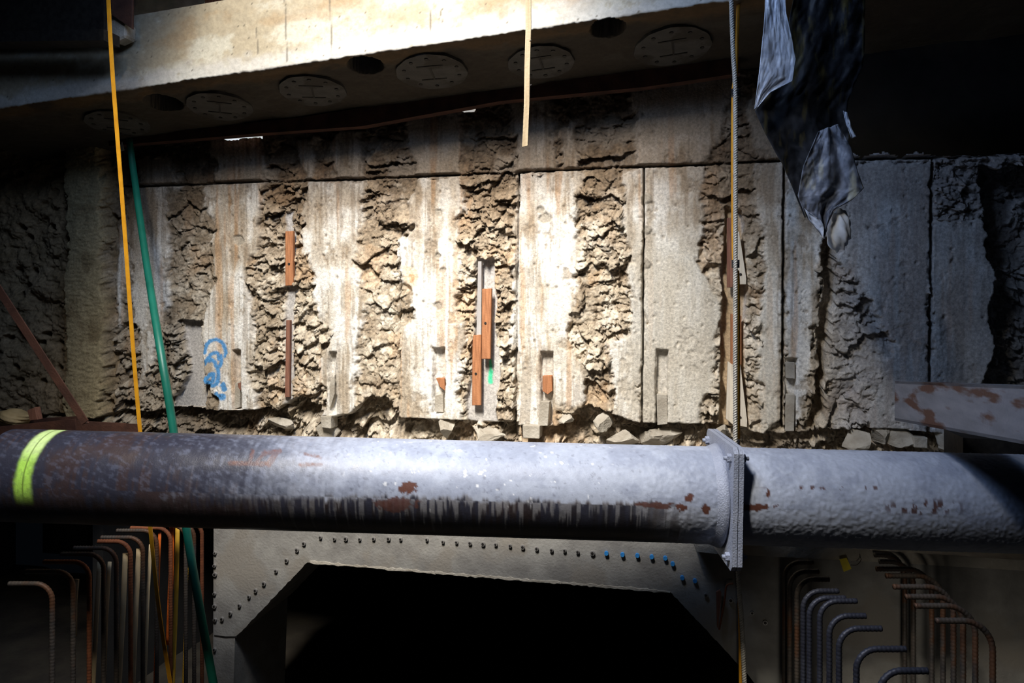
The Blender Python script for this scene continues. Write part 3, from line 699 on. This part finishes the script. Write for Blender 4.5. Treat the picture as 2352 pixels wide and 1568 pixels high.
# ================================================================== THINGS
# ------------------------------------------------------------------ strut pipe
pL = P(25, 1090, 3.97 / K); pR = P(2500, 1160, 3.73 / K)
R = 0.243
pR = pL + (pR - pL) * 1.18
ax = pR - pL; PL = np.linalg.norm(ax); ax /= PL
e1 = np.cross(ax, [0, 0, 1.0]); e1 /= np.linalg.norm(e1); e1 = e1 if e1[1] < 0 else -e1; e2 = np.cross(e1, ax); e2 = e2 if e2[2] > 0 else -e2
ss = np.arange(0, PL, .0065); th = np.linspace(0, 2 * math.pi, 230, endpoint=False)      # theta 0 faces the camera side, 90 deg = up
SS, TH = np.meshgrid(ss, th)
AU = TH * R
pp0 = pL + SS[..., None] * ax + R * (np.cos(TH)[..., None] * e1 + np.sin(TH)[..., None] * e2)
ppx, ppy = proj(pp0)
front = (np.cos(TH) > -.35)
wrapn = lambda f, sx, sy, seed, o=4: f(SS * sx + np.cos(TH) * 0, AU * sy, seed, o)
n1 = wrapn(fbm, 3, 4, 301, 5); n2 = wrapn(fbm, 14, 14, 305, 5); n3 = wrapn(fbm, 60, 60, 309, 4); nv = fbm(SS * 60, AU * 3, 313, 4); ns = fbm(SS * 5, AU * 40, 317, 3)
grit = sst(1380, 1620, ppx + 120 * n1)
scr = fbm(SS * 30 + AU * 55, AU * 30 - SS * 8, 319, 4, .65)
paint = sst(380, 980, ppx + 120 * n1 + 50 * scr + 60 * nv + 60 * n3)
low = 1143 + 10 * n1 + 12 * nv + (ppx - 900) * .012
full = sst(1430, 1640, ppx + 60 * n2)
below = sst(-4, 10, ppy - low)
drip = sst(-.1, .12, fbm(SS * 85, AU * .8, 331, 2) - (ppy - low - 18) / 70.0 * (1 - full * .6) + .15 * n2)
lowpaint = np.clip(drip * .45 + full, 0, 1) * (1 - (1 - full) * sst(0, .3, n2 + .5 * n1) * .5)
pm = paint * (1 - below * (1 - lowpaint)) * front
flake = np.zeros_like(SS)
for (cx, cy, rx, ry, st) in ((938, 1122, 24, 15, 1), (920, 1160, 45, 20, .5), (1585, 1145, 13, 13, 1), (1567, 1165, 14, 8, .8), (1622, 1168, 8, 13, 1), (1738, 1166, 38, 9, 1), (1765, 1132, 5, 9, 1), (1500, 1160, 40, 6, .6), (2120, 1165, 90, 18, .25), (1920, 1120, 150, 5, .18)):
    e = np.hypot((ppx - cx) / rx, (ppy - cy) / ry) + .9 * n2 + .6 * n3
    flake = np.maximum(flake, (1 - sst(.8, 1.05, e)) * min(1, st + .2) * (st > .4) + (st <= .4) * (1 - sst(.5, 1.4, np.hypot((ppx - cx) / rx, (ppy - cy) / ry))) * sst(.18, .3, fbm(SS * 40, AU * 18, 341, 4)) * .8)
speck = sst(.48, .56, fbm(SS * 55, AU * 55, 345, 3)) * .6
pm = pm * (1 - flake) * (1 - speck * (1 - grit) * .5)
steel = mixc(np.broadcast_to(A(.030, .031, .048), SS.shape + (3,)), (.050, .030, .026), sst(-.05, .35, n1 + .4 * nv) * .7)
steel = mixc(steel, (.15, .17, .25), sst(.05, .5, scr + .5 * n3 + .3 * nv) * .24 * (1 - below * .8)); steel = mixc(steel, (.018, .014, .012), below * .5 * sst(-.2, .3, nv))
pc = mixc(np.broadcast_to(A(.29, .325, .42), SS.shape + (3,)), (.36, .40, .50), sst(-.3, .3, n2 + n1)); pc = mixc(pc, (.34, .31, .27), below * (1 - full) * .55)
pc = mixc(pc, (.80, .82, .86), sst(.58, .62, fbm(SS * 30, AU * 30, 351, 3)) * sst(700, 950, ppx) * (1 - sst(1300, 1500, ppx)) * .8)
pcol = steel * (1 - pm[..., None]) + pc * pm[..., None]
pcol = mixc(pcol, (.11, .045, .032), flake * .9)
# rust writing and streaks
rw = np.zeros_like(SS)
for pts, w in (([(528, 1063), (618, 1065)], 3), ([(618, 1066), (632, 1040)], 5), ([(606, 1040), (642, 1036)], 3), ([(572, 1060), (580, 1036)], 2), ([(604, 1042), (584, 1064)], 2), ([(690, 1068), (738, 1066)], 2), ([(700, 1042), (735, 1050)], 1.5)):
    rw = np.maximum(rw, 1 - sst(w, w + 4, seg_d(ppx + 4 * n2, ppy + 3 * n3, pts)))
pcol = mixc(pcol, (.13, .05, .035), np.clip(rw, 0, 1) * (.45 + .4 * sst(-.2, .3, n3)) * front)
# yellow green weld-mark ring
c_ring = np.dot(P(128, 990, 5.6) - pL, ax)
sv = pp0 - pL
ringpx = 1 - sst(.030, .055, np.abs(SS - .24) + .010 * n2)
ringm = ringpx * sst(-.45, -.05, np.sin(TH)) * front
pcol = mixc(pcol, (.50, .86, .12), ringm * (.92 - .25 * sst(0, .4, n3))); pcol = mixc(pcol, (.80, .92, .50), ringm * sst(.45, .8, np.sin(TH)) * .6)
pcol = mixc(pcol, (.10, .16, .03), ringm * (1 - sst(.002, .006, np.abs(SS - .24 + .006 * n1))) * .8)
gl = .36 + .16 * pm + .12 * n2 - .05 * ringm
rad = R + .0032 * grit * pm * fbm(SS * 75, AU * 75, 361, 3, .6) + .0004 * n3
pp = pL + SS[..., None] * ax + rad[..., None] * (np.cos(TH)[..., None] * e1 + np.sin(TH)[..., None] * e2)
pipe = empty('strut_pipe', (pL + pR) / 2 - np.array([0, 0, R]), 'large steel strut pipe, dark at left and grey painted at right, crossing the pit', 'pipe')
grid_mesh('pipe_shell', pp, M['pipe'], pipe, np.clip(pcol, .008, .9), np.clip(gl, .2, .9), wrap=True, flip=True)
del pp0, scr, flake, sv
tube('end_cap', [pL + ax * .01, pL + ax * .03], R * .985, M['iron'], pipe, 64)
# flange: two square plates bolted together around the pipe
def ring_plate(name, s0, th_, half, rin, m, rot=0.0):
    v, f = [], []; n = 64
    for s_ in (s0, s0 + th_):
        c = pL + ax * s_
        for k in range(n):
            a = 2 * math.pi * (k + .5) / n; ca, sa = math.cos(a), math.sin(a)
            sc = half / max(abs(math.cos(a)), abs(math.sin(a)))
            cs = min(sc, half * 1.385)
            v.append(c + (e1 * ca + e2 * sa) * cs)
        for k in range(n):
            a = 2 * math.pi * (k + .5) / n; v.append(c + (e1 * math.cos(a) + e2 * math.sin(a)) * rin)
    for k in range(n):
        k2 = (k + 1) % n
        f += [(k, k2, n + k2, n + k), (2 * n + k, 3 * n + k, 3 * n + k2, 2 * n + k2), (k, 2 * n + k, 2 * n + k2, k2), (n + k, n + k2, 3 * n + k2, 3 * n + k)]
    return mesh_py(name, v, f, M[m], pipe)
tt = np.array([proj(pL + ax * s_ + e1 * .30)[0] for s_ in ss]); s_fl = float(ss[np.argmin(np.abs(tt - 1683))])
HALF = .296
ring_plate('flange_plate', s_fl, .022, HALF, R * .99, 'flange'); ring_plate('flange_plate', s_fl + .026, .022, HALF, R * .99, 'flange')
# weld collar
wc = np.array([[0, .004], [-.012, .018], [-.03, .010], [-.06, .0]])
vv, ff = [], []
for q_ in wc:
    for k in range(72):
        a = 2 * math.pi * k / 72; vv.append(pL + ax * (s_fl + q_[0]) + (e1 * math.cos(a) + e2 * math.sin(a)) * (R + .001 + q_[1]))
for i in range(3):
    for k in range(72): ff.append((i * 72 + k, i * 72 + (k + 1) % 72, (i + 1) * 72 + (k + 1) % 72, (i + 1) * 72 + k))
mesh_py('weld_collar', vv, ff, M['flange'], pipe, True)
for sx_, sz_ in ((1, 1), (1, -1), (-1, 1), (-1, -1)):
    c = pL + e1 * sx_ * .238 + e2 * sz_ * .238
    b_ = tube('flange_bolt', [c + ax * (s_fl - .034), c + ax * (s_fl + .085)], .010, M['flange'], pipe, 10)
    tube('bolt_nut', [c + ax * (s_fl - .020), c + ax * s_fl], .022, M['flange'], b_, 6, False)
    tube('bolt_nut', [c + ax * (s_fl + .048), c + ax * (s_fl + .068)], .022, M['flange'], b_, 6, False)

# ------------------------------------------------------------------ timber packers fixed in the wall
def screw(px, py, Y, parent): 
    c = PY(px, py, Y); tube('screw_head', [c, c - np.array([0, .004, 0])], .009, M['iron'], parent, 10, False)
def board(pts, Y, d, m, label, screws=(), name='timber_packer', cat='board', tilt=None):
    o = tag(prism(name, pts, Y, d, M[m], None, .0025, tilt), label, cat)
    for s_ in screws: screw(s_[0], s_[1], Y, o)
    return o
board([(655, 531), (673, 530), (673, 655), (655, 656)], -.012, .03, 'wood', 'short brown timber packer with one screw, upper left on the broken wall', [(664, 606)])
board([(657, 735), (666, 735), (664, 912), (654, 912)], .018, .03, 'dwood', 'thin dull brown timber strip sunk in the wall below the short packer')
board([(1107, 663), (1129, 662), (1126, 824), (1106, 824)], -.004, .03, 'wood', 'upper orange brown timber packer, just above the green spray mark', [(1115, 742)])
o = board([(1085, 770), (1105, 768), (1104, 931), (1084, 931)], .012, .03, 'wood', 'lower longer orange brown timber packer, left of the green spray mark', [(1093, 858)])
board([(1670, 500), (1683, 500), (1683, 660), (1670, 660)], .02, .03, 'dwood', 'tan timber batten behind the upper pale wedge in the right slot')
board([(1684, 532), (1698, 532), (1714, 640), (1714, 653), (1684, 653)], -.005, .05, 'pale', 'upper pale timber wedge behind the twisted wire rope', [(1701, 630)], 'timber_wedge', 'wedge')
board([(1678, 720), (1703, 725), (1703, 838), (1678, 836)], .03, .03, 'wood', 'orange brown timber packer between the two pale wedges')
board([(1685, 838), (1701, 838), (1716, 966), (1716, 981), (1685, 976)], -.005, .05, 'pale', 'lower pale timber wedge just above the pipe flange', [(1700, 958)], 'timber_wedge', 'wedge')
board([(1672, 830), (1684, 838), (1684, 976), (1668, 962)], .02, .05, 'pale', 'pale timber block left of the lower wedge in the right slot', (), 'timber_block', 'block')
board([(1001, 868), (1021, 868), (1021, 897), (1010, 888)], .005, .05, 'wood', 'brown timber wedge jammed in the notch left of the timber packers', (), 'notch_wedge', 'wedge', None)
board([(1246, 863), (1267, 862), (1268, 898), (1258, 906), (1246, 898)], .008, .05, 'wood', 'brown timber wedge jammed in the notch right of the timber packers', (), 'notch_wedge', 'wedge', None)
board([(545, 880), (553, 878), (553, 898), (547, 890)], .018, .04, 'dwood', 'tiny dark timber wedge in the notch beside the blue graffiti', (), 'notch_wedge', 'wedge', None)

# ------------------------------------------------------------------ straps, ropes, hose
def strap(name, pts, w, th_, m, label, cat):
    p = resample(smooth_curve(pts, 60), .05); v, f = [], []
    for q_ in p: 
        for dx, dy in ((-w, -th_), (w, -th_), (w, th_), (-w, th_)): v.append(q_ + np.array([dx, dy, 0]))
    for i in range(len(p) - 1):
        for k in range(4): f.append((i * 4 + k, i * 4 + (k + 1) % 4, i * 4 + 4 + (k + 1) % 4, i * 4 + 4 + k))
    f += [(3, 2, 1, 0), tuple(4 * len(p) - 4 + k for k in range(4))]
    return tag(mesh_py(name, v, f, M[m]), label, cat)
strap('yellow_strap', [P(246, -60, 6.05), P(258, 160, 6.05), P(284, 500, 6.05), P(305, 790, 6.05), P(322, 990, 6.05), P(344, 1200, 6.05), P(364, 1390, 6.0), P(390, 1560, 6.0), P(405, 1640, 6.0)], .0125, .003, 'yellow', 'long yellow strap hanging at the left behind the pipe', 'strap')
tag(tube('green_hose', resample(smooth_curve([P(297, 320, 7.7), P(309, 410, 7.55), P(336, 600, 6.9), P(368, 800, 6.2), P(398, 985, 6.1), P(426, 1200, 6.1), P(456, 1380, 6.0), P(492, 1580, 6.0)], 60), .04), .0245, M['green'], None, 14), 'green hose running down beside the yellow strap', 'hose')
tag(tube('yellow_rope', resample(smooth_curve([PY(1697, -40, -.80), PY(1691, 160, -.81), PY(1684, 230, -.815), PY(1685, 590, -.815), PY(1695, 640, -.815), PY(1696, 1015, -.815), PY(1697, 1300, -.825), PY(1700, 1450, -.83), PY(1702, 1620, -.83)], 60), .05), .0105, M['yellow'], None, 8), 'smooth orange yellow rope beside the twisted wire rope at the flange', 'rope')
rp = resample(smooth_curve([PY(1678, -40, -.86), PY(1684, 120, -.86), PY(1689, 230, -.86), PY(1689, 600, -.86), PY(1689, 1015, -.86), PY(1695, 1300, -.86), PY(1705, 1450, -.86), PY(1712, 1620, -.86)], 60), .005)
T_, N_, B_ = frame_from(rp); sl_ = np.r_[0, np.cumsum(np.linalg.norm(np.diff(rp, axis=0), axis=1))]
wr = empty('wire_rope', rp[-1], 'twisted pale wire rope hanging at the pipe flange', 'rope')
for k in range(3):
    a = sl_ / .042 * 2 * math.pi + k * 2 * math.pi / 3
    tube('rope_strand', rp + .0075 * (np.cos(a)[:, None] * N_ + np.sin(a)[:, None] * B_), .0068, M['rope'], wr, 6)
for y in (212, 606, 1018):
    p = rp[np.argmin(np.abs(proj(rp)[1] - y))] + np.array([.002, .012, 0]); tube('tape_wrap', [p + (0, 0, .022), p + (0, 0, -.022)], .022, M['tape'], wr, 12)
# timber lath hanging from the deck
lp = [(1213, -60), (1214, 60), (1211, 160), (1210, 240), (1206, 336)]
lv, lf = [], []
for i, (x, y) in enumerate(lp):
    c = P(x, y, 4.9)
    for dx, dy in ((-.0135, -.005), (.0135, -.005), (.0135, .005), (-.0135, .005)): lv.append(c + np.array([dx, dy, dx * .2 if i == 4 else 0]))
for i in range(4):
    for k in range(4): lf.append((i * 4 + k, i * 4 + (k + 1) % 4, i * 4 + 4 + (k + 1) % 4, i * 4 + 4 + k))
lf += [(3, 2, 1, 0), (16, 17, 18, 19)]
lath = tag(mesh_py('timber_lath', lv, lf, M['lath']), 'thin pale timber lath hanging in front of the beam', 'lath')
for x, y in ((1218, 96), (1218, 198)):
    c = P(x, y, 4.9); tube('nail', [c + (-.004, -.004, 0), c + (.008, -.010, .004)], .003, M['iron'], lath, 6)

# ------------------------------------------------------------------ torn plastic sheet
def sheet(name, left, right, tl, tr, m, parent, n=90, k=46, amp=.03, seed=0, ft=4.0):
    def at(pl, s):
        q_ = np.asarray(pl, float); d = np.r_[0, np.cumsum(np.hypot(*np.diff(q_, axis=0).T))]; d /= d[-1]
        return np.interp(s, d, q_[:, 0]), np.interp(s, d, q_[:, 1])
    s = np.linspace(0, 1, n); lx, ly = at(left, s); rx, ry = at(right, s)
    tl = np.interp(s, np.linspace(0, 1, len(tl)), tl); tr = np.interp(s, np.linspace(0, 1, len(tr)), tr)
    Vg = np.zeros((n, k, 3))
    for j in range(k):
        w = j / (k - 1)
        for i in range(n): Vg[i, j] = P(lx[i] * (1 - w) + rx[i] * w, ly[i] * (1 - w) + ry[i] * w, tl[i] * (1 - w) + tr[i] * w)
    U, Wd = np.meshgrid(np.linspace(0, 1, k), s)
    fold = amp * (np.sin(U * ft * 2 * math.pi + 2 * fbm(U * 2, Wd * 3, seed, 3)) * .5 + fbm(U * 5, Wd * 5, seed + 5, 4) * .9 + .5 * np.abs(fbm(U * 9 + Wd * 6, Wd * 9, seed + 7, 3)))
    Vg[..., 1] += fold; Vg[..., 0] += .25 * fold * fbm(U * 6, Wd * 8, seed + 9, 2)
    o = grid_mesh(name, Vg, M[m], parent)
    md = o.modifiers.new('thickness', 'SOLIDIFY'); md.thickness = .0015
    return o
ps = empty('plastic_sheet', P(1890, 560, 5.3), 'torn grey plastic sheet hanging twisted at the upper right', 'plastic sheet')
sheet('bright_flap', [(1760, -60), (1757, 20), (1752, 80), (1745, 150), (1733, 250)], [(1800, -60), (1806, 30), (1820, 90), (1828, 135), (1821, 186), (1800, 196), (1770, 212), (1740, 246)], [4.95, 4.9, 4.9, 4.9, 4.9], [4.91, 4.91, 4.91, 4.91, 4.91], 'film', ps, amp=.009, seed=401, ft=.5)
sheet('dark_fold', [(1830, -60), (1800, 120), (1760, 215), (1733, 252), (1758, 308), (1800, 380), (1830, 455), (1850, 500)], [(1990, -60), (1990, 60), (1985, 150), (1950, 230), (1945, 260), (1955, 300), (1945, 340), (1940, 400)], [5.1, 5.1, 5.05, 5.0, 5.05, 5.1, 5.1], [5.12, 5.12, 5.12, 5.12, 5.12, 5.12], 'film2', ps, amp=.03, seed=421, ft=1.5)
sheet('crumpled_tail', [(1880, 300), (1845, 380), (1832, 450), (1850, 495), (1880, 530), (1893, 548)], [(1925, 285), (1955, 340), (1972, 400), (1984, 432), (1955, 460), (1915, 482), (1900, 520), (1894, 548)], [4.98, 4.95, 4.95, 4.95], [4.98, 4.95, 4.95, 4.95], 'film3', ps, amp=.022, seed=441, ft=2)
sheet('torn_strip', [(1848, 478), (1858, 505), (1880, 530), (1890, 545)], [(1862, 490), (1885, 505), (1893, 520), (1891, 546)], [4.92, 4.92], [4.91, 4.91], 'film', ps, 24, 10, .01, 461, 1)
sheet('ragged_shred', [(1936, 255), (1945, 290), (1955, 318)], [(1945, 258), (1958, 300), (1968, 314)], [5.0, 5.0], [5.0, 5.0], 'film', ps, 20, 8, .01, 463, 1)
bm = bmesh.new(); bmesh.ops.create_icosphere(bm, subdivisions=4, radius=1)
c = P(1927, 528, 5.03)
for v in bm.verts:
    n_ = v.co.copy(); s_ = 1 + .10 * math.sin(n_.x * 7 + n_.z * 5) * math.sin(n_.y * 6) + .05 * math.sin(n_.z * 17 + n_.x * 9)
    taper = .72 + .35 * (.5 - n_.z * .3)
    v.co = Vector(c) + Vector((n_.x * .062 * s_ * taper + n_.z * .008, n_.y * .05 * s_, n_.z * .105 * s_))
mesh_bm('bundled_end', bm, M['white'], ps, True)

# ------------------------------------------------------------------ channel beam at the right
cA, cB = P(2055, 875, 5.6), P(2400, 886.5, 3.55)
cA2, cB2 = P(2055, 965, 5.6), P(2400, 1029, 3.55)
cB, cB2 = cA + (cB - cA) * 1.35, cA2 + (cB2 - cA2) * 1.35
ch = empty('steel_channel', (cA2 + cB2) / 2, 'rust streaked grey steel channel coming in from the right above the pipe', 'steel beam')
def slab(name, a0, b0, a1, b1, off, m, parent):
    off = np.asarray(off); v = [a0, b0, b1, a1]; v = v + [p + off for p in v]
    return mesh_py(name, v, [(0, 1, 2, 3), (7, 6, 5, 4), (0, 4, 5, 1), (1, 5, 6, 2), (2, 6, 7, 3), (3, 7, 4, 0)], M[m], parent)
nrm = np.cross(cB - cA, [0, 0, 1.0]); nrm /= np.linalg.norm(nrm); nrm = nrm if nrm[1] > 0 else -nrm
slab('web', cA, cB, cA2, cB2, nrm * .012, 'chan', ch)
slab('top_flange', cA, cB, cA - (0, 0, .014), cB - (0, 0, .014), nrm * .11, 'chan', ch)
slab('bottom_flange', cA2 + (0, 0, .014), cB2 + (0, 0, .014), cA2, cB2, nrm * .11, 'chan', ch)
# dark support block under the channel
tag(prism('support_block', [(2212, 1005), (2480, 1020), (2480, 1150), (2212, 1130)], -.62, .3, M['iron']), 'black support block in shadow beneath the steel channel', 'block')

# ------------------------------------------------------------------ steel at the left
def anglebar(a, b, w, m, name, parent=None):
    a = np.array(a); b = np.array(b); d = (b - a) / np.linalg.norm(b - a); s1 = np.cross(d, [0, 1.0, 0]); s1 /= np.linalg.norm(s1); s2 = np.array([0, 1.0, 0])
    sec = [(0, 0), (w, 0), (w, .008), (.008, .008), (.008, w), (0, w)]
    v = [p + s1 * q_[0] + s2 * q_[1] for p in (a, b) for q_ in sec]; n = 6
    f = [(0, 1, 2, 3, 4, 5), (11, 10, 9, 8, 7, 6)] + [(k, (k + 1) % n, n + (k + 1) % n, n + k) for k in range(n)]
    return mesh_py(name, v, f, M[m], parent)
tag(anglebar(P(-40, 625, 6.6), P(188, 975, 6.6), .055, 'rust', 'angle_brace'), 'rust brown diagonal angle bar at the lower left of the wall', 'brace')
tr = empty('steel_trough', P(100, 1010, 6.3), 'rusty steel trough behind the left end of the pipe', 'trough')
prism('front_plate', [(-60, 985), (172, 962), (176, 1040), (-60, 1050)], -.75, .012, M['rust'], tr)
prism('back_plate', [(-60, 968), (190, 955), (190, 1000), (-60, 1010)], -.25, .012, M['rust'], tr)
prism('end_plate', [(176, 966), (315, 974), (322, 1015), (176, 1015)], -.50, .012, M['rust'], tr)
prism('rim_bar', [(188, 968), (285, 972), (285, 979), (188, 978)], -.62, .02, M['rust'], tr)
bg = bmesh.new(); bmesh.ops.create_icosphere(bg, subdivisions=4, radius=1); c = PY(28, 958, -.40)
for v in bg.verts:
    n_ = v.co.copy(); s_ = 1 + .12 * math.sin(n_.x * 6 + 2 * n_.z) + .06 * math.sin(n_.z * 14 + n_.x * 11)
    v.co = Vector(c) + Vector((n_.x * .17 * s_, n_.y * .10 * s_, n_.z * .06 * s_))
tag(mesh_bm('tan_sack', bg, M['bag'], None, True), 'crumpled tan sack lying on the rusty trough', 'sack')
tag(prism('timber_offcut', [(62, 942), (80, 935), (86, 964), (68, 966)], -.66, .05, M['dwood'], bevel=.003), 'short brown timber offcut beside the tan sack', 'offcut')
tag(prism('white_scrap', [(272, 342), (280, 325), (285, 345), (276, 347)], -.20, .004, M['white']), 'small white scrap beside the top of the yellow strap', 'scrap')

# ------------------------------------------------------------------ starter bars
def bar_path(bx_, by_, t0, zt, run, rr, bend, side):
    """vertical stem up to height zt, bent sideways with radius bend; side = unit direction"""
    pts = [np.array([bx_, by_, z]) for z in np.linspace(-H + .02, zt - bend, 40)]
    c = np.array([bx_, by_, zt - bend]) + side * bend
    for a in np.linspace(0, math.pi / 2, 12)[1:]: pts.append(c - side * bend * math.cos(a) + np.array([0, 0, bend * math.sin(a)]))
    e = pts[-1]
    for k in np.linspace(0, 1, 10)[1:]: pts.append(e + side * run * k)
    return resample(pts, .006)
def rebar(px, py_top, t, px_end, r, m, label, group, bend=.10, side_sign=1, dy=0.0):
    """stem seen at column px, top of the bend at row py_top, bar end at column px_end"""
    stem = P(px, py_top, t)
    side = np.array([side_sign * cY, side_sign * sY, 0]) if dy == 0 else np.array([side_sign * 1.0, dy, 0]); side /= np.linalg.norm(side)
    end = P(px_end, py_top, t); run = max(.02, np.linalg.norm((end - stem)[:2]) - bend)
    pts = bar_path(stem[0], stem[1], t, stem[2], run, r, bend, side)
    rad = r * (1 + .13 * (np.arange(len(pts)) % 3 == 0))
    return tag(tube('rebar', pts, rad, M[m], None, 8), label, 'rebar', group)
ords = ['first', 'second', 'third', 'fourth', 'fifth', 'sixth', 'seventh', 'eighth', 'ninth', 'tenth', 'eleventh', 'twelfth', 'thirteenth']
right = [(1802, 1291, 1868, 'rebar'), (1814, 1312, 1881, 'rebar'), (1831, 1330, 1904, 'rebar'), (1845, 1357, 1926, 'rebar_blue'), (1859, 1373, 1942, 'rebar_blue'), (1883, 1380, 1968, 'rebar_blue'), (1905, 1414, 1988, 'rebar_blue'), (1927, 1443, 2025, 'rebar_blue'), (1967, 1490, 2080, 'rebar_blue'), (2020, 1540, 2130, 'rebar_blue')]
for i, (x, y, xe, m) in enumerate(right):
    t = 1.42 * F / (y - HOR) / K; rebar(x, y, t, xe, .0125, m, 'bent ribbed starter bar, %s from the concrete face in the right row' % ords[i], 'starter bars in the right row', .085)
far = [(2078, 1274, 2008), (2098, 1289, 2020), (2140, 1306, 2013), (2166, 1322, 2035), (2190, 1347, 2052), (2212, 1370, 2080), (2240, 1391, 2102), (2280, 1425, 2150)]
for i, (x, y, xe) in enumerate(far):
    t = 1.36 * F / (y - HOR) / K; rebar(x, y, t, xe, .0125, 'rebar', 'left bent starter bar in the dim far right row, %s from the roof lip' % ords[i], 'starter bars in the far right row', .13, -1)
left = [(464, 1198, 420), (446, 1203, 380), (427, 1206, 362), (392, 1212, 300), (360, 1218, 268), (328, 1234, 232), (300, 1243, 225), (267, 1258, 170), (238, 1272, 140), (205, 1290, 100), (168, 1312, 60), (120, 1340, 20)]
for i, (x, y, xe) in enumerate(left):
    t = 1.475 * F / (y - HOR) / K; rebar(x, y, t, xe, .0125, 'rebar' if i % 3 else 'rebar_rust', 'bent ribbed starter bar, %s from the portal in the left row' % ords[i], 'starter bars in the left row', .09, -1)
# plastic and timber strips standing between the left bars
def stripe(x0, y0, x1, y1, t, w, m, label, cat, name):
    a, b = P(x0, y0, t), P(x1, y1, t); rngp = resample([a, a * .6 + b * .4 + np.array([random.uniform(-.008, .008), 0, 0]), b], .05)
    v, f = [], []
    for q_ in rngp:
        for k in range(8):
            an = 2 * math.pi * k / 8; v.append(q_ + np.array([w * math.cos(an), .4 * w * math.sin(an), 0]))
    for i in range(len(rngp) - 1):
        for k in range(8): f.append((i * 8 + k, i * 8 + (k + 1) % 8, i * 8 + 8 + (k + 1) % 8, i * 8 + 8 + k))
    f += [tuple(range(8))[::-1], tuple(8 * len(rngp) - 8 + k for k in range(8))]
    return tag(mesh_py(name, v, f, M[m], None, True), label, cat, 'strips between the left starter bars')
for i, (x0, y0, x1, y1, t, w, m, lab) in enumerate((
    (229, 1290, 213, 1590, 6.05, .017, 'cream', 'cream strip between the left bars, leftmost clearly visible one'), (252, 1290, 238, 1590, 6.15, .014, 'cream', 'narrow cream strip between the left bars, second from left'),
    (288, 1270, 272, 1590, 6.25, .020, 'cream', 'wide cream strip between the left bars, third from left'), (319, 1260, 304, 1590, 6.35, .020, 'cream', 'wide cream strip between the left bars, fourth from left'),
    (346, 1250, 332, 1590, 6.45, .013, 'cream', 'narrow wooden strip just left of the thin orange sleeve'), (367, 1222, 355, 1590, 6.62, .012, 'orange', 'thin orange sleeve between the left bars'),
    (395, 1208, 386, 1480, 6.75, .020, 'orange', 'broad orange sleeve beside the yellow sleeve'), (408, 1206, 396, 1590, 6.92, .018, 'ysleeve', 'broad yellow sleeve right of the orange sleeve'),
    (432, 1240, 420, 1590, 6.95, .010, 'ysleeve', 'thin yellow sleeve next to the green hose'), (177, 1330, 172, 1460, 5.95, .016, 'cream', 'short dim cream strip at the dark far left'))):
    stripe(x0, y0, x1, y1, t, w, m, lab, 'strip', 'plastic_sleeve')
# loose hooked rod and yellow tag on the right of the portal
hp = [PY(1684, 1340, -.755), PY(1678, 1340, -.755), PY(1670, 1343, -.755), PY(1667, 1352, -.755), PY(1664, 1380, -.755), PY(1652, 1445, -.745)]
tag(tube('hooked_rod', resample(smooth_curve(hp, 40), .01), .0055, M['rebar_rust'], None, 8), 'thin rusty hooked rod leaning on the portal right of the opening', 'rod')
tg = tag(prism('yellow_tag', [(1928, 1284), (1945, 1281), (1956, 1306), (1938, 1313)], TY - .14, .003, M['tag']), 'small bright yellow tag hanging by the roof lip', 'tag')
tube('tag_wire', resample(smooth_curve([PY(1954, 1297, TY - .14), PY(1968, 1297, TY - .14), PY(1978, 1285, TY - .14), PY(1974, 1276, TY - .12)], 20), .01), .002, M['rebar'], tg, 6)
tag(prism('timber_sliver', [(1647, 1440), (1645, 1360), (1654, 1355), (1657, 1362), (1650, 1442)], TY - .045, .018, M['dwood']), 'dark timber sliver under the hooked rod', 'sliver')
